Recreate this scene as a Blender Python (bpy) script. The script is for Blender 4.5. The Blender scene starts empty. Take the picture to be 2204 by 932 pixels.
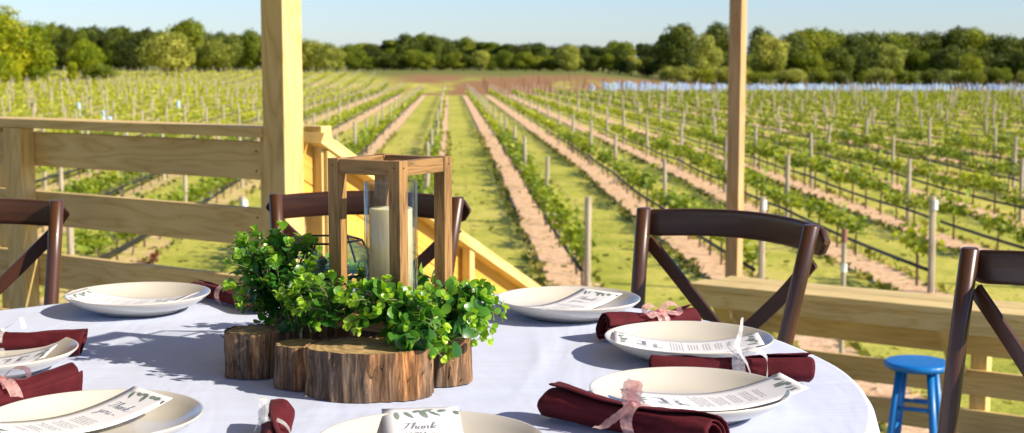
import bpy, bmesh, math, random
import numpy as np
from mathutils import Vector, Matrix, noise
random.seed(7); np.random.seed(7)
R = math.radians
sc = bpy.context.scene
COL = sc.collection

# ---------------------------------------------------------------- camera
F, CX, CY, CAMZ = 3061.0, 1102.0, 466.0, 1.23
PITCH = math.atan(336.0 / F)
cam = bpy.data.objects.new('camera', bpy.data.cameras.new('camera'))
COL.objects.link(cam); sc.camera = cam
cam.location = (0, 0, CAMZ)
cam.rotation_euler = (R(90) - PITCH, 0, 0)
cam.data.sensor_width = 36.0
cam.data.lens = 36.0 * F / 2204.0
cam.data.clip_start = 0.05; cam.data.clip_end = 4000
cam.data.dof.use_dof = True
cam.data.dof.focus_distance = 2.08
cam.data.dof.aperture_fstop = 10.5

# ---------------------------------------------------------------- sky, sun, exposure
SUN_EL, SUN_H = R(31.5), Vector((1.0, -0.42, 0)).normalized()
world = bpy.data.worlds.new('World'); sc.world = world; world.use_nodes = True
wn = world.node_tree.nodes; wl = world.node_tree.links
sky = wn.new('ShaderNodeTexSky'); sky.sky_type = 'NISHITA'; sky.sun_disc = False
sky.sun_elevation = SUN_EL; sky.sun_rotation = math.atan2(SUN_H.x, SUN_H.y)
sky.altitude = 0; sky.air_density = 1.0; sky.dust_density = 0.25; sky.ozone_density = 2.2
bg = wn['Background']; bg.inputs['Strength'].default_value = 0.094
tint = wn.new('ShaderNodeMixRGB'); tint.blend_type = 'MULTIPLY'; tint.inputs[0].default_value = 1; tint.inputs[2].default_value = (0.72, 0.83, 1.12, 1)
wl.new(sky.outputs[0], tint.inputs[1]); wl.new(tint.outputs[0], bg.inputs['Color'])
sun = bpy.data.objects.new('sun', bpy.data.lights.new('sun', 'SUN')); COL.objects.link(sun)
sun.data.energy = 5.0; sun.data.angle = R(0.7); sun.data.color = (1.0, 0.89, 0.71)
sdir = Vector((SUN_H.x * math.cos(SUN_EL), SUN_H.y * math.cos(SUN_EL), math.sin(SUN_EL)))
sun.rotation_euler = sdir.to_track_quat('Z', 'Y').to_euler()
sc.view_settings.view_transform = 'Standard'; sc.view_settings.look = 'None'
sc.view_settings.gamma = 1; sc.view_settings.exposure = 0.68
try: sc.view_settings.use_curve_mapping = False
except Exception: pass
sc.cycles.max_bounces = 8; sc.cycles.transparent_max_bounces = 24
sc.cycles.sample_clamp_indirect = 6.0
sc.cycles.use_denoising = True

# ---------------------------------------------------------------- helpers
def at(px, py, Y=None, z=None):
    """point of the world seen at that place of the 2204 x 932 frame, at a known distance Y or height z"""
    dx, dy = (px - CX) / F, -(py - CY) / F
    d = Vector((dx, math.cos(PITCH) + dy * math.sin(PITCH), -math.sin(PITCH) + dy * math.cos(PITCH)))
    t = Y / d.y if Y is not None else (z - CAMZ) / d.z
    return Vector((0, 0, CAMZ)) + d * t

def tag(o, label=None, cat=None, group=None, kind=None):
    if label: o['label'] = label
    if cat: o['category'] = cat
    if group: o['group'] = group
    if kind: o['kind'] = kind
    return o

def thing(name, label, cat, loc=(0, 0, 0), group=None):
    o = bpy.data.objects.new(name, None); COL.objects.link(o)
    o.location = loc; o.empty_display_size = 0.1
    return tag(o, label, cat, group)

def origin_of(o):
    v = Vector((0, 0, 0))
    while o is not None:
        v += Vector(o.location); o = o.parent
    return v

def copy_tree(o, parent=None):
    c = o.copy(); COL.objects.link(c); c.parent = parent
    for ch in list(o.children):
        copy_tree(ch, c)
    return c

def basis(direction, up=Vector((0, 0, 1))):
    d = Vector(direction).normalized()
    s = d.cross(up)
    if s.length < 1e-4: s = d.cross(Vector((1, 0, 0)))
    s.normalize()
    return d, s, s.cross(d).normalized()

class MB:
    """collects shapes in world coordinates and links them as one mesh object"""
    def __init__(self): self.v = []; self.f = []; self.uv = []; self.mi = []; self.tint = []; self.t = 0.0; self.m = 0
    def vert(self, p): self.v.append(tuple(p)); self.tint.append(self.t); return len(self.v) - 1
    def face(self, idx, uv=None):
        self.f.append(tuple(idx)); self.uv.append(uv if uv else [(self.v[i][0], self.v[i][1]) for i in idx]); self.mi.append(self.m)
    def box(self, c, ax, ay, az, size):
        """ax is the grain direction; size along ax, ay, az"""
        c = Vector(c); A = [Vector(ax) * size[0] / 2, Vector(ay) * size[1] / 2, Vector(az) * size[2] / 2]
        off = (random.uniform(0, 40), random.uniform(0, 40))
        i0 = len(self.v)
        sg = [(-1,-1,-1),(1,-1,-1),(1,1,-1),(-1,1,-1),(-1,-1,1),(1,-1,1),(1,1,1),(-1,1,1)]
        for s in sg: self.vert(c + A[0]*s[0] + A[1]*s[1] + A[2]*s[2])
        for q in ((0,3,2,1),(4,5,6,7),(0,1,5,4),(2,3,7,6),(1,2,6,5),(3,0,4,7)):
            uv = []
            ends = all(sg[k][0] == sg[q[0]][0] for k in q)
            for k in q:
                s = sg[k]
                if ends: uv.append((off[0] + s[1]*size[1]*0.5, off[1] + s[2]*size[2]*0.5))
                else: uv.append((off[0] + s[0]*size[0]/2, off[1] + s[1]*size[1]/2 + s[2]*size[2]/2 * (1.0)))
            self.face([i0 + k for k in q], uv)
    def bar(self, p0, p1, w, h, up=Vector((0, 0, 1))):
        p0 = Vector(p0); p1 = Vector(p1); d, s, u = basis(p1 - p0, up)
        self.box((p0 + p1) / 2, d, s, u, ((p1 - p0).length, w, h))
    def tube(self, pts, rads, n=10, caps=True, squash=None):
        pts = [Vector(p) for p in pts]
        if not hasattr(rads, '__len__'): rads = [rads] * len(pts)
        off = random.uniform(0, 40); L = 0
        prev = None; rings = []; frame_s = None
        for i, p in enumerate(pts):
            d = (pts[min(i+1, len(pts)-1)] - pts[max(i-1, 0)]).normalized()
            if frame_s is None:
                d, s, u = basis(d)
            else:
                s = (frame_s - d * frame_s.dot(d)); s = s.normalized() if s.length > 1e-6 else basis(d)[1]; u = s.cross(d)
            frame_s = s
            if i: L += (p - pts[i-1]).length
            ring = []
            for k in range(n):
                a = 2*math.pi*k/n
                ring.append(self.vert(p + (s*math.cos(a) + u*math.sin(a)*(squash or 1)) * rads[i]))
            rings.append((ring, L, rads[i]))
        for (r0, l0, q0), (r1, l1, q1) in zip(rings, rings[1:]):
            for k in range(n):
                k2 = (k+1) % n; c = 2*math.pi*max(q0, 1e-4)
                self.face([r0[k], r0[k2], r1[k2], r1[k]], [(off+l0, c*k/n), (off+l0, c*(k+1)/n), (off+l1, c*(k+1)/n), (off+l1, c*k/n)])
        if caps:
            self.face(rings[0][0][::-1]); self.face(rings[-1][0])
    def lathe(self, c, prof, n=64):
        c = Vector(c); rings = []
        for r, z in prof:
            if r < 1e-6: rings.append([self.vert(c + Vector((0, 0, z)))])
            else: rings.append([self.vert(c + Vector((r*math.cos(2*math.pi*k/n), r*math.sin(2*math.pi*k/n), z))) for k in range(n)])
        for a, b in zip(rings, rings[1:]):
            for k in range(n):
                k2 = (k+1) % n
                if len(a) == 1 and len(b) == 1: continue
                if len(a) == 1: self.face([a[0], b[k2], b[k]][::-1])
                elif len(b) == 1: self.face([a[k], a[k2], b[0]][::-1][::-1])
                else: self.face([a[k], a[k2], b[k2], b[k]])
    def grid(self, fn, nu, nv, wrap_u=False, uvscale=(1, 1)):
        i0 = len(self.v)
        for j in range(nv+1):
            for i in range(nu + (0 if wrap_u else 1)):
                self.vert(fn(i/nu, j/nv))
        w = nu if wrap_u else nu + 1
        for j in range(nv):
            for i in range(nu):
                i2 = (i+1) % w if wrap_u else i+1
                a, b, c, d = i0+j*w+i, i0+j*w+i2, i0+(j+1)*w+i2, i0+(j+1)*w+i
                U = [(i/nu*uvscale[0], j/nv*uvscale[1]), ((i+1)/nu*uvscale[0], j/nv*uvscale[1]), ((i+1)/nu*uvscale[0], (j+1)/nv*uvscale[1]), (i/nu*uvscale[0], (j+1)/nv*uvscale[1])]
                self.face([a, b, c, d], U)
    def build(self, name, mat, parent=None, smooth=False, bevel=0.0, fixn=False, solid=0.0, subsurf=0):
        org = origin_of(parent) if parent is not None else None
        if org is None: org = Vector((0, 0, 0))
        arr = np.array(self.v, dtype=np.float64) - np.array(org)
        me = bpy.data.meshes.new(name)
        me.from_pydata(arr.tolist(), [], self.f)
        uvl = me.uv_layers.new(name='UVMap')
        flat = [c for uv in self.uv for p in uv for c in p]
        if len(flat) == 2*len(me.loops): uvl.data.foreach_set('uv', flat)
        att = me.attributes.new('tint', 'FLOAT', 'POINT'); att.data.foreach_set('value', self.tint)
        mats = mat if isinstance(mat, (list, tuple)) else [mat]
        for m in mats: me.materials.append(m)
        me.polygons.foreach_set('material_index', self.mi)
        me.polygons.foreach_set('use_smooth', [bool(smooth)] * len(me.polygons))
        me.update()
        if fixn:
            bm = bmesh.new(); bm.from_mesh(me); bmesh.ops.recalc_face_normals(bm, faces=bm.faces); bm.to_mesh(me); bm.free()
        o = bpy.data.objects.new(name, me); COL.objects.link(o)
        if parent is not None: o.parent = parent
        if solid: m_ = o.modifiers.new('solid', 'SOLIDIFY'); m_.thickness = solid; m_.offset = 0
        if bevel:
            m_ = o.modifiers.new('bevel', 'BEVEL'); m_.width = bevel; m_.segments = 2; m_.limit_method = 'ANGLE'; m_.angle_limit = R(40)
        if subsurf: m_ = o.modifiers.new('sub', 'SUBSURF'); m_.levels = subsurf; m_.render_levels = subsurf
        return o

# ---------------------------------------------------------------- materials
def new_mat(name):
    m = bpy.data.materials.new(name); m.use_nodes = True
    n = m.node_tree.nodes; l = m.node_tree.links
    return m, n, l, n['Principled BSDF']
def N(n, t, **kw):
    x = n.new(t)
    for k, v in kw.items(): setattr(x, k, v)
    return x
def ramp(n, stops, interp='LINEAR'):
    r = n.new('ShaderNodeValToRGB'); e = r.color_ramp.elements; r.color_ramp.interpolation = interp
    while len(e) < len(stops): e.new(0.5)
    for el, (p, c) in zip(e, stops):
        el.position = p; el.color = (*c, 1) if len(c) == 3 else c
    return r
def noise_node(n, l, vec, scale, detail=4, rough=0.55, dist=0.0):
    t = n.new('ShaderNodeTexNoise'); t.inputs['Scale'].default_value = scale; t.inputs['Detail'].default_value = detail
    t.inputs['Roughness'].default_value = rough; t.inputs['Distortion'].default_value = dist
    if vec is not None: l.new(vec, t.inputs['Vector'])
    return t
def mapping(n, l, src, scale=(1, 1, 1), loc=(0, 0, 0), rot=(0, 0, 0)):
    mp = n.new('ShaderNodeMapping'); mp.inputs['Scale'].default_value = scale; mp.inputs['Location'].default_value = loc; mp.inputs['Rotation'].default_value = rot
    l.new(src, mp.inputs['Vector']); return mp
def bump(n, l, h, bsdf, strength=0.3, dist=0.01):
    b = n.new('ShaderNodeBump'); b.inputs['Strength'].default_value = strength; b.inputs['Distance'].default_value = dist
    l.new(h, b.inputs['Height']); l.new(b.outputs[0], bsdf.inputs['Normal']); return b

def wood_mat(name, light, mid, dark, ring=26.0, rough=0.6, knots=True, fine=1.0, bumpd=0.0015, streak=(1, 1)):
    m, n, l, b = new_mat(name)
    tc = n.new('ShaderNodeTexCoord')
    mp = mapping(n, l, tc.outputs['UV'], (0.55*streak[0], 5.0*streak[1], 1))
    big = noise_node(n, l, mp.outputs[0], 1.6, 3, 0.5, 0.35)
    # growth-ring bands: contour lines of a stretched noise
    mul = N(n, 'ShaderNodeMath', operation='MULTIPLY'); l.new(big.outputs[0], mul.inputs[0]); mul.inputs[1].default_value = ring
    fr = N(n, 'ShaderNodeMath', operation='PINGPONG'); l.new(mul.outputs[0], fr.inputs[0]); fr.inputs[1].default_value = 1.0
    pw = N(n, 'ShaderNodeMath', operation='POWER'); l.new(fr.outputs[0], pw.inputs[0]); pw.inputs[1].default_value = 1.7
    mp2 = mapping(n, l, tc.outputs['UV'], (6*fine, 260*fine, 1))
    fi = noise_node(n, l, mp2.outputs[0], 1.0, 4, 0.6)
    mp3 = mapping(n, l, tc.outputs['UV'], (1.1, 2.0, 1))
    lo = noise_node(n, l, mp3.outputs[0], 1.3, 2)
    r1 = ramp(n, [(0.0, light), (0.6, mid), (1.0, dark)])
    mx = N(n, 'ShaderNodeMath', operation='MULTIPLY_ADD'); l.new(fi.outputs[0], mx.inputs[0]); mx.inputs[1].default_value = 0.55; 
    sc_ = N(n, 'ShaderNodeMath', operation='MULTIPLY_ADD'); l.new(pw.outputs[0], sc_.inputs[0]); sc_.inputs[1].default_value = 0.62; sc_.inputs[2].default_value = -0.18
    l.new(sc_.outputs[0], mx.inputs[2]); l.new(mx.outputs[0], r1.inputs[0])
    hsv = n.new('ShaderNodeHueSaturation'); l.new(r1.outputs[0], hsv.inputs['Color'])
    mr = n.new('ShaderNodeMapRange'); l.new(lo.outputs[0], mr.inputs[0]); mr.inputs[1].default_value = 0.3; mr.inputs[2].default_value = 0.7; mr.inputs[3].default_value = 0.82; mr.inputs[4].default_value = 1.14
    l.new(mr.outputs[0], hsv.inputs['Value'])
    col = hsv.outputs[0]
    if knots:
        mk = mapping(n, l, tc.outputs['UV'], (1.3, 3.6, 1))
        vo = n.new('ShaderNodeTexVoronoi'); vo.inputs['Scale'].default_value = 1.0; l.new(mk.outputs[0], vo.inputs['Vector'])
        rk = ramp(n, [(0.0, (1, 1, 1)), (0.045, (0.85, 0.85, 0.85)), (0.075, (0, 0, 0))]); l.new(vo.outputs['Distance'], rk.inputs[0])
        gt = N(n, 'ShaderNodeMath', operation='GREATER_THAN'); gt.inputs[1].default_value = 0.55
        sep = n.new('ShaderNodeSeparateColor'); l.new(vo.outputs['Color'], sep.inputs[0]); l.new(sep.outputs[0], gt.inputs[0])
        mm = N(n, 'ShaderNodeMath', operation='MULTIPLY'); l.new(gt.outputs[0], mm.inputs[0]); l.new(rk.outputs[0], mm.inputs[1])
        mix = n.new('ShaderNodeMixRGB'); l.new(mm.outputs[0], mix.inputs[0]); l.new(col, mix.inputs[1]); mix.inputs[2].default_value = (dark[0]*0.42, dark[1]*0.32, dark[2]*0.25, 1)
        col = mix.outputs[0]
    l.new(col, b.inputs['Base Color']); b.inputs['Roughness'].default_value = rough
    bump(n, l, fi.outputs[0], b, 0.5, bumpd)
    return m

def plain(name, color, rough=0.5, metal=0.0, bump_scale=None, bump_d=0.001, var=0.0, spec=None, coat=0.0, vscale=8):
    m, n, l, b = new_mat(name)
    b.inputs['Base Color'].default_value = (*color, 1); b.inputs['Roughness'].default_value = rough; b.inputs['Metallic'].default_value = metal
    if spec is not None: b.inputs['Specular IOR Level'].default_value = spec
    if coat: b.inputs['Coat Weight'].default_value = coat; b.inputs['Coat Roughness'].default_value = 0.12
    tc = n.new('ShaderNodeTexCoord')
    if var:
        t = noise_node(n, l, tc.outputs['Object'], vscale, 5)
        r = ramp(n, [(0.3, tuple(c*(1-var) for c in color)), (0.7, tuple(min(1, c*(1+var)) for c in color))]); l.new(t.outputs[0], r.inputs[0]); l.new(r.outputs[0], b.inputs['Base Color'])
    if bump_scale:
        t = noise_node(n, l, tc.outputs['Object'], bump_scale, 5); bump(n, l, t.outputs[0], b, 0.5, bump_d)
    return m

def leaf_mat(name, stops, rough=0.45, trans=0.35, vein=False, spec=0.4):
    m, n, l, b = new_mat(name)
    at_ = n.new('ShaderNodeAttribute'); at_.attribute_name = 'tint'
    r = ramp(n, stops); l.new(at_.outputs['Fac'], r.inputs[0])
    oi = n.new('ShaderNodeObjectInfo')
    hsv = n.new('ShaderNodeHueSaturation'); l.new(r.outputs[0], hsv.inputs['Color'])
    mr = n.new('ShaderNodeMapRange'); l.new(oi.outputs['Random'], mr.inputs[0]); mr.inputs[3].default_value = 0.8; mr.inputs[4].default_value = 1.2
    l.new(mr.outputs[0], hsv.inputs['Value'])
    mh = n.new('ShaderNodeMapRange'); l.new(oi.outputs['Random'], mh.inputs[0]); mh.inputs[3].default_value = 0.515; mh.inputs[4].default_value = 0.488
    l.new(mh.outputs[0], hsv.inputs['Hue'])
    l.new(hsv.outputs[0], b.inputs['Base Color']); b.inputs['Roughness'].default_value = rough; b.inputs['Specular IOR Level'].default_value = spec
    tr = n.new('ShaderNodeBsdfTranslucent'); 
    h2 = n.new('ShaderNodeHueSaturation'); h2.inputs['Value'].default_value = 1.5; h2.inputs['Saturation'].default_value = 1.1; h2.inputs['Hue'].default_value = 0.485
    l.new(hsv.outputs[0], h2.inputs['Color']); l.new(h2.outputs[0], tr.inputs['Color'])
    mx = n.new('ShaderNodeMixShader'); mx.inputs[0].default_value = trans
    l.new(b.outputs[0], mx.inputs[1]); l.new(tr.outputs[0], mx.inputs[2]); l.new(mx.outputs[0], n['Material Output'].inputs['Surface'])
    return m

M = {}
M['pine'] = wood_mat('pine_lumber', (0.72, 0.55, 0.235), (0.62, 0.44, 0.15), (0.36, 0.20, 0.05), ring=22, rough=0.62)
M['pine_bounce_glow'] = wood_mat('bounce_glow_pine_lumber', (0.76, 0.45, 0.08), (0.66, 0.36, 0.05), (0.44, 0.21, 0.03), ring=18, rough=0.62)  # pine with the warm bounced glow on the stair boards put into its colour
M['decking'] = wood_mat('grey_decking', (0.26, 0.22, 0.17), (0.20, 0.165, 0.12), (0.11, 0.085, 0.06), ring=12, rough=0.8)
M['pine_post'] = wood_mat('cedar_post', (0.60, 0.36, 0.18), (0.50, 0.27, 0.11), (0.34, 0.16, 0.06), ring=12, rough=0.65)
M['oak'] = wood_mat('lantern_wood', (0.37, 0.205, 0.070), (0.21, 0.110, 0.036), (0.065, 0.032, 0.012), ring=9, rough=0.55, knots=False, fine=1.3, bumpd=0.0006, streak=(7, 9))
M['walnut'] = wood_mat('dark_chair_wood', (0.078, 0.028, 0.012), (0.048, 0.017, 0.008), (0.018, 0.008, 0.005), ring=7, rough=0.36, knots=False, fine=0.6, bumpd=0.0004, streak=(2, 2))
M['walnut'].node_tree.nodes['Principled BSDF'].inputs['Coat Weight'].default_value = 0.12
M['weathered'] = wood_mat('weathered_post', (0.48, 0.41, 0.30), (0.36, 0.295, 0.205), (0.20, 0.155, 0.105), ring=8, rough=0.85, knots=False)
M['black'] = plain('black_hose', (0.012, 0.012, 0.014), 0.55)
M['wire'] = plain('wire', (0.25, 0.25, 0.26), 0.4, 0.8)
M['white_paint'] = plain('white_band', (0.75, 0.75, 0.73), 0.5)
M['blue_paint'] = plain('blue_paint', (0.003, 0.16, 0.50), 0.35, var=0.1, bump_scale=30, bump_d=0.0006)
M['ceramic'] = plain('cream_ceramic', (0.58, 0.55, 0.49), 0.16, coat=0.4, spec=0.55)
M['cardboard'] = None
M['tube_blue'] = plain('blue_grow_tube', (0.46, 0.64, 0.95), 0.4, var=0.25, vscale=0.35)
M['leadmetal'] = plain('black_metal', (0.03, 0.028, 0.027), 0.35, 0.7)
# ================================================================ TERRAIN
def sstep(a, b, x):
    t = np.clip((x - a) / (b - a), 0, 1); return t*t*(3 - 2*t)
def gz_np(X, Y):
    X = np.asarray(X, dtype=float); Y = np.asarray(Y, dtype=float)
    s = X / np.maximum(Y, 40.0)
    z = np.interp(Y, [0, 12, 22, 33, 45, 100, 176], [-2.30, -2.32, -2.38, -2.42, -2.34, -2.62, -3.05])
    left = sstep(-0.05, -0.30, s)
    z = z + left * sstep(60, 176, Y) * 0.75
    far = np.interp(s, [-0.4, -0.05, 0.05, 0.10, 0.14, 0.36, 0.8], [-0.75, -0.62, -0.85, -1.9, -2.75, -3.35, -3.6])
    w = sstep(176, 262, Y)
    z = z*(1 - w) + far*w
    return z
def gz(x, y): return float(gz_np(x, y))

xs = np.concatenate([-np.geomspace(1600, 90, 26), np.linspace(-84, 84, 85), np.geomspace(90, 1600, 26)])
ys = np.concatenate([[-200, -80, -30, -10], np.linspace(0, 300, 151), np.geomspace(306, 3200, 26)])
XX, YY = np.meshgrid(xs, ys)
ZZ = gz_np(XX, YY)
verts = np.stack([XX, YY, ZZ], -1).reshape(-1, 3)
nx, ny = len(xs), len(ys)
faces = [(j*nx+i, j*nx+i+1, (j+1)*nx+i+1, (j+1)*nx+i) for j in range(ny-1) for i in range(nx-1)]
me = bpy.data.meshes.new('ground'); me.from_pydata(verts.tolist(), [], faces); me.polygons.foreach_set('use_smooth', [True]*len(faces))
ground = bpy.data.objects.new('ground', me); COL.objects.link(ground); tag(ground, kind='structure')

ROW0, ROWSP, ROWSL = 2.16, 2.7, -0.044          # row i runs along x = ROW0 + ROWSP (i-1) + ROWSL y
def row_x(i, y): return ROW0 + ROWSP*(i-1) + ROWSL*y

def ground_material():
    m, n, l, b = new_mat('vineyard_ground')
    tc = n.new('ShaderNodeTexCoord'); P = tc.outputs['Object']
    sx = n.new('ShaderNodeSeparateXYZ'); l.new(P, sx.inputs[0])
    def mth(op, a, b_=None, c=None, clamp=False):
        x = N(n, 'ShaderNodeMath', operation=op); x.use_clamp = clamp
        for k, v in enumerate((a, b_, c)):
            if v is None: continue
            if isinstance(v, (int, float)): x.inputs[k].default_value = v
            else: l.new(v, x.inputs[k])
        return x.outputs[0]
    def mix(f, a, c):
        x = n.new('ShaderNodeMixRGB')
        for k, v in ((0, f), (1, a), (2, c)):
            if isinstance(v, tuple): x.inputs[k].default_value = (*v, 1)
            elif isinstance(v, (int, float)): x.inputs[k].default_value = v
            else: l.new(v, x.inputs[k])
        return x.outputs[0]
    wob = noise_node(n, l, P, 0.55, 4, 0.6).outputs[0]
    edge = noise_node(n, l, P, 3.0, 5, 0.65).outputs[0]
    q = mth('DIVIDE', mth('ADD', mth('MULTIPLY_ADD', sx.outputs[1], -ROWSL, sx.outputs[0]), -(ROW0 - ROWSP - 0.22)), ROWSP)
    lft = mth('LESS_THAN', q, 0.5)      # rows left of the lantern have their strip a little further right
    q = mth('ADD', q, mth('MULTIPLY', lft, -0.26/ROWSP))
    q = mth('ADD', q, mth('MULTIPLY_ADD', wob, 0.08, -0.04))
    fr = mth('FRACT', mth('ADD', q, 0.5))
    d = mth('MULTIPLY', mth('ABSOLUTE', mth('SUBTRACT', fr, 0.5)), ROWSP)       # metres from the middle of a soil strip
    d2 = mth('ADD', d, mth('MULTIPLY_ADD', edge, 0.5, -0.25))
    mr = n.new('ShaderNodeMapRange'); mr.interpolation_type = 'SMOOTHSTEP'; l.new(d2, mr.inputs[0])
    mr.inputs[1].default_value = 0.36; mr.inputs[2].default_value = 0.48; mr.inputs[3].default_value = 1; mr.inputs[4].default_value = 0
    soil = mr.outputs[0]
    def rng(v, a, c, lo=0.0, hi=1.0):
        x = n.new('ShaderNodeMapRange'); x.interpolation_type = 'SMOOTHSTEP'; l.new(v, x.inputs[0])
        x.inputs[1].default_value = a; x.inputs[2].default_value = c; x.inputs[3].default_value = lo; x.inputs[4].default_value = hi; return x.outputs[0]
    yy = sx.outputs[1]
    slope = mth('DIVIDE', sx.outputs[0], mth('MAXIMUM', yy, 40.0))
    # weedier strips on the left, none before the rows begin
    leftw = rng(slope, -0.07, -0.17)
    soil = mth('MULTIPLY', soil, mth('SUBTRACT', 1.0, mth('MULTIPLY', leftw, mth('MULTIPLY', rng(edge, 0.38, 0.6), 0.9))))
    soil = mth('MULTIPLY', soil, rng(yy, 9.0, 13.0))
    farY = mth('SUBTRACT', yy, mth('MULTIPLY', leftw, 50.0))
    soil = mth('MULTIPLY', soil, rng(farY, 172, 178, 1, 0))
    # bare rusty plot behind the rows
    patch = noise_node(n, l, mapping(n, l, P, (1, 0.35, 1)).outputs[0], 0.10, 5, 0.6).outputs[0]
    rust = mth('MULTIPLY', mth('MULTIPLY', rng(farY, 173, 179), rng(farY, 228, 246, 1, 0)), rng(patch, 0.36, 0.50))
    rust = mth('MULTIPLY', rust, rng(slope, -0.10, -0.06))
    # colours
    g1 = noise_node(n, l, P, 0.9, 6, 0.65).outputs[0]
    g2 = noise_node(n, l, P, 14.0, 4, 0.7).outputs[0]
    g3 = noise_node(n, l, mapping(n, l, P, (1, 0.3, 1)).outputs[0], 0.35, 4, 0.6).outputs[0]
    gf = mth('ADD', mth('ADD', mth('MULTIPLY', g1, 0.45), mth('MULTIPLY', g2, 0.25)), mth('MULTIPLY', g3, 0.34))
    rg = ramp(n, [(0.32, (0.19, 0.225, 0.03)), (0.46, (0.38, 0.385, 0.055)), (0.57, (0.54, 0.49, 0.095)), (0.68, (0.66, 0.49, 0.19))]); l.new(gf, rg.inputs[0])
    s1 = noise_node(n, l, P, 5.0, 6, 0.7).outputs[0]
    rs = ramp(n, [(0.28, (0.40, 0.22, 0.11)), (0.45, (0.68, 0.43, 0.24)), (0.62, (0.82, 0.57, 0.36)), (0.80, (0.52, 0.38, 0.15))]); l.new(s1, rs.inputs[0])
    rr = ramp(n, [(0.3, (0.25, 0.12, 0.05)), (0.7, (0.36, 0.21, 0.10))]); l.new(s1, rr.inputs[0])
    # dark tufts along the edges of the strips
    tuft = mth('MULTIPLY', mth('MULTIPLY', rng(d2, 0.36, 0.42), rng(d2, 0.60, 0.50)), rng(edge, 0.50, 0.56))
    col = mix(soil, rg.outputs[0], rs.outputs[0])
    col = mix(mth('MULTIPLY', tuft, 0.55), col, (0.10, 0.13, 0.03))
    col = mix(rng(farY, 205, 240), col, (0.17, 0.18, 0.045))
    col = mix(rust, col, rr.outputs[0])
    l.new(col, b.inputs['Base Color']); b.inputs['Roughness'].default_value = 0.95; b.inputs['Specular IOR Level'].default_value = 0.1
    bump(n, l, mth('ADD', mth('MULTIPLY', g2, 0.5), s1), b, 0.8, 0.05)
    return m
ground.data.materials.append(ground_material())

# ================================================================ VINEYARD
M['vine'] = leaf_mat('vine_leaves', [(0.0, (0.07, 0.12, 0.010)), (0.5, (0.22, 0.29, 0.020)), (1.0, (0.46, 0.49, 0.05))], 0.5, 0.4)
M['vine_wood'] = plain('vine_wood', (0.12, 0.075, 0.045), 0.9)

def add_leaves(mb, centres, size, tints, flat=0.0):
    """small folded leaf faces with random turns"""
    for c, s, t in zip(centres, size, tints):
        mb.t = t
        a = Vector(np.random.normal(size=3)); a.z = abs(a.z)*(1+flat) + 0.15; a.normalize()
        d = a.cross(Vector(np.random.normal(size=3))).normalized(); e = a.cross(d)
        c = Vector(c)
        p = [c - d*s*0.5, c - d*s*0.12 + e*s*0.52 + a*s*0.12, c + d*s*0.55, c - d*s*0.12 - e*s*0.52 + a*s*0.12]
        i = [mb.vert(x) for x in p]
        mb.face((i[0], i[2], i[1])); mb.face((i[0], i[3], i[2]))
    mb.t = 0

def make_vine(seed):
    random.seed(seed); np.random.seed(seed)
    root = thing('grapevine', 'grapevine', 'grapevine', (0, 0, 0))
    t = MB(); lean = random.uniform(-.08, .08)
    t.tube([(0, 0, -0.05), (lean*.4, lean, 0.2), (0, lean*.5, 0.42), (0.02, 0, 0.50)], [0.022, 0.018, 0.02, 0.014], 6)
    for sgn in (-1, 1):
        t.tube([(0, 0, 0.49), (0, sgn*0.25, 0.52), (0.01, sgn*0.6, 0.53)], [0.013, 0.01, 0.006], 5)
    t.build('trunk', M['vine_wood'], root)
    n = random.randint(85, 120); mb = MB(); cs = []
    nsh = 9; shoots = [(random.uniform(-.62, .62), random.gauss(0, .05), random.choice((.16, .22, .28, .34, .5))) for _ in range(nsh)]
    for k in range(n):
        y, x, h = random.choice(shoots); u = random.random()**1.4
        if random.random() < .5: y = random.uniform(-.64, .64); h = .2
        cs.append((x + random.gauss(0, .075) + u*random.uniform(-.08, .08), y + random.gauss(0, .075), 0.52 + u*h + random.gauss(0, .035)))
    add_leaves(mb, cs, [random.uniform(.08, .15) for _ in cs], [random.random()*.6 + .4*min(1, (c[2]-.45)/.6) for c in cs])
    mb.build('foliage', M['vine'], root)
    return root
vine_protos = [make_vine(s) for s in (11, 12, 13, 14, 15)]

POSTH = 1.45
def make_post(seed, h=POSTH, r=0.050):
    random.seed(seed); p = MB(); lx, ly = random.uniform(-.02, .02), random.uniform(-.03, .03)
    p.tube([(0, 0, -0.3), (lx*.3, ly*.3, h*.4), (lx, ly, h)], [r*1.05, r, r*0.94], 8)
    return p
random.seed(3)
post_meshes = [make_post(s).build('post', M['weathered'], None, smooth=False) for s in (1, 2, 3, 4)]

def row_label(i):
    if i == 0: return 'trellis row behind the lantern, running down the middle of the field', 'young grapevine in the row that runs away behind the lantern'
    if i == 1: return 'trellis row just right of the mown grass lane', 'leafy grapevine in the first row right of the mown grass lane'
    if i == 2: return 'trellis row starting left of the chair in front of the slim post', 'leafy grapevine in the second row right of the mown grass lane'
    if i == 3: return 'third trellis row right of the mown grass lane', 'leafy grapevine in the third row right of the mown grass lane'
    if i == 4: return 'trellis row whose tall end post stands left of the far right chair', 'leafy grapevine in the fourth row right of the mown grass lane'
    if i > 4: return 'thin trellis row among the many crowded rows filling the right field', 'green grapevine in the crowded rows filling the right field'
    if i == -1: return 'trellis row seen just right of the big porch post, left of the lantern', 'leafy grapevine in the first row left of the lantern'
    return 'thin trellis row among the crowded pale posts of the left field', 'yellow green grapevine in the crowded rows of the left field'

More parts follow.
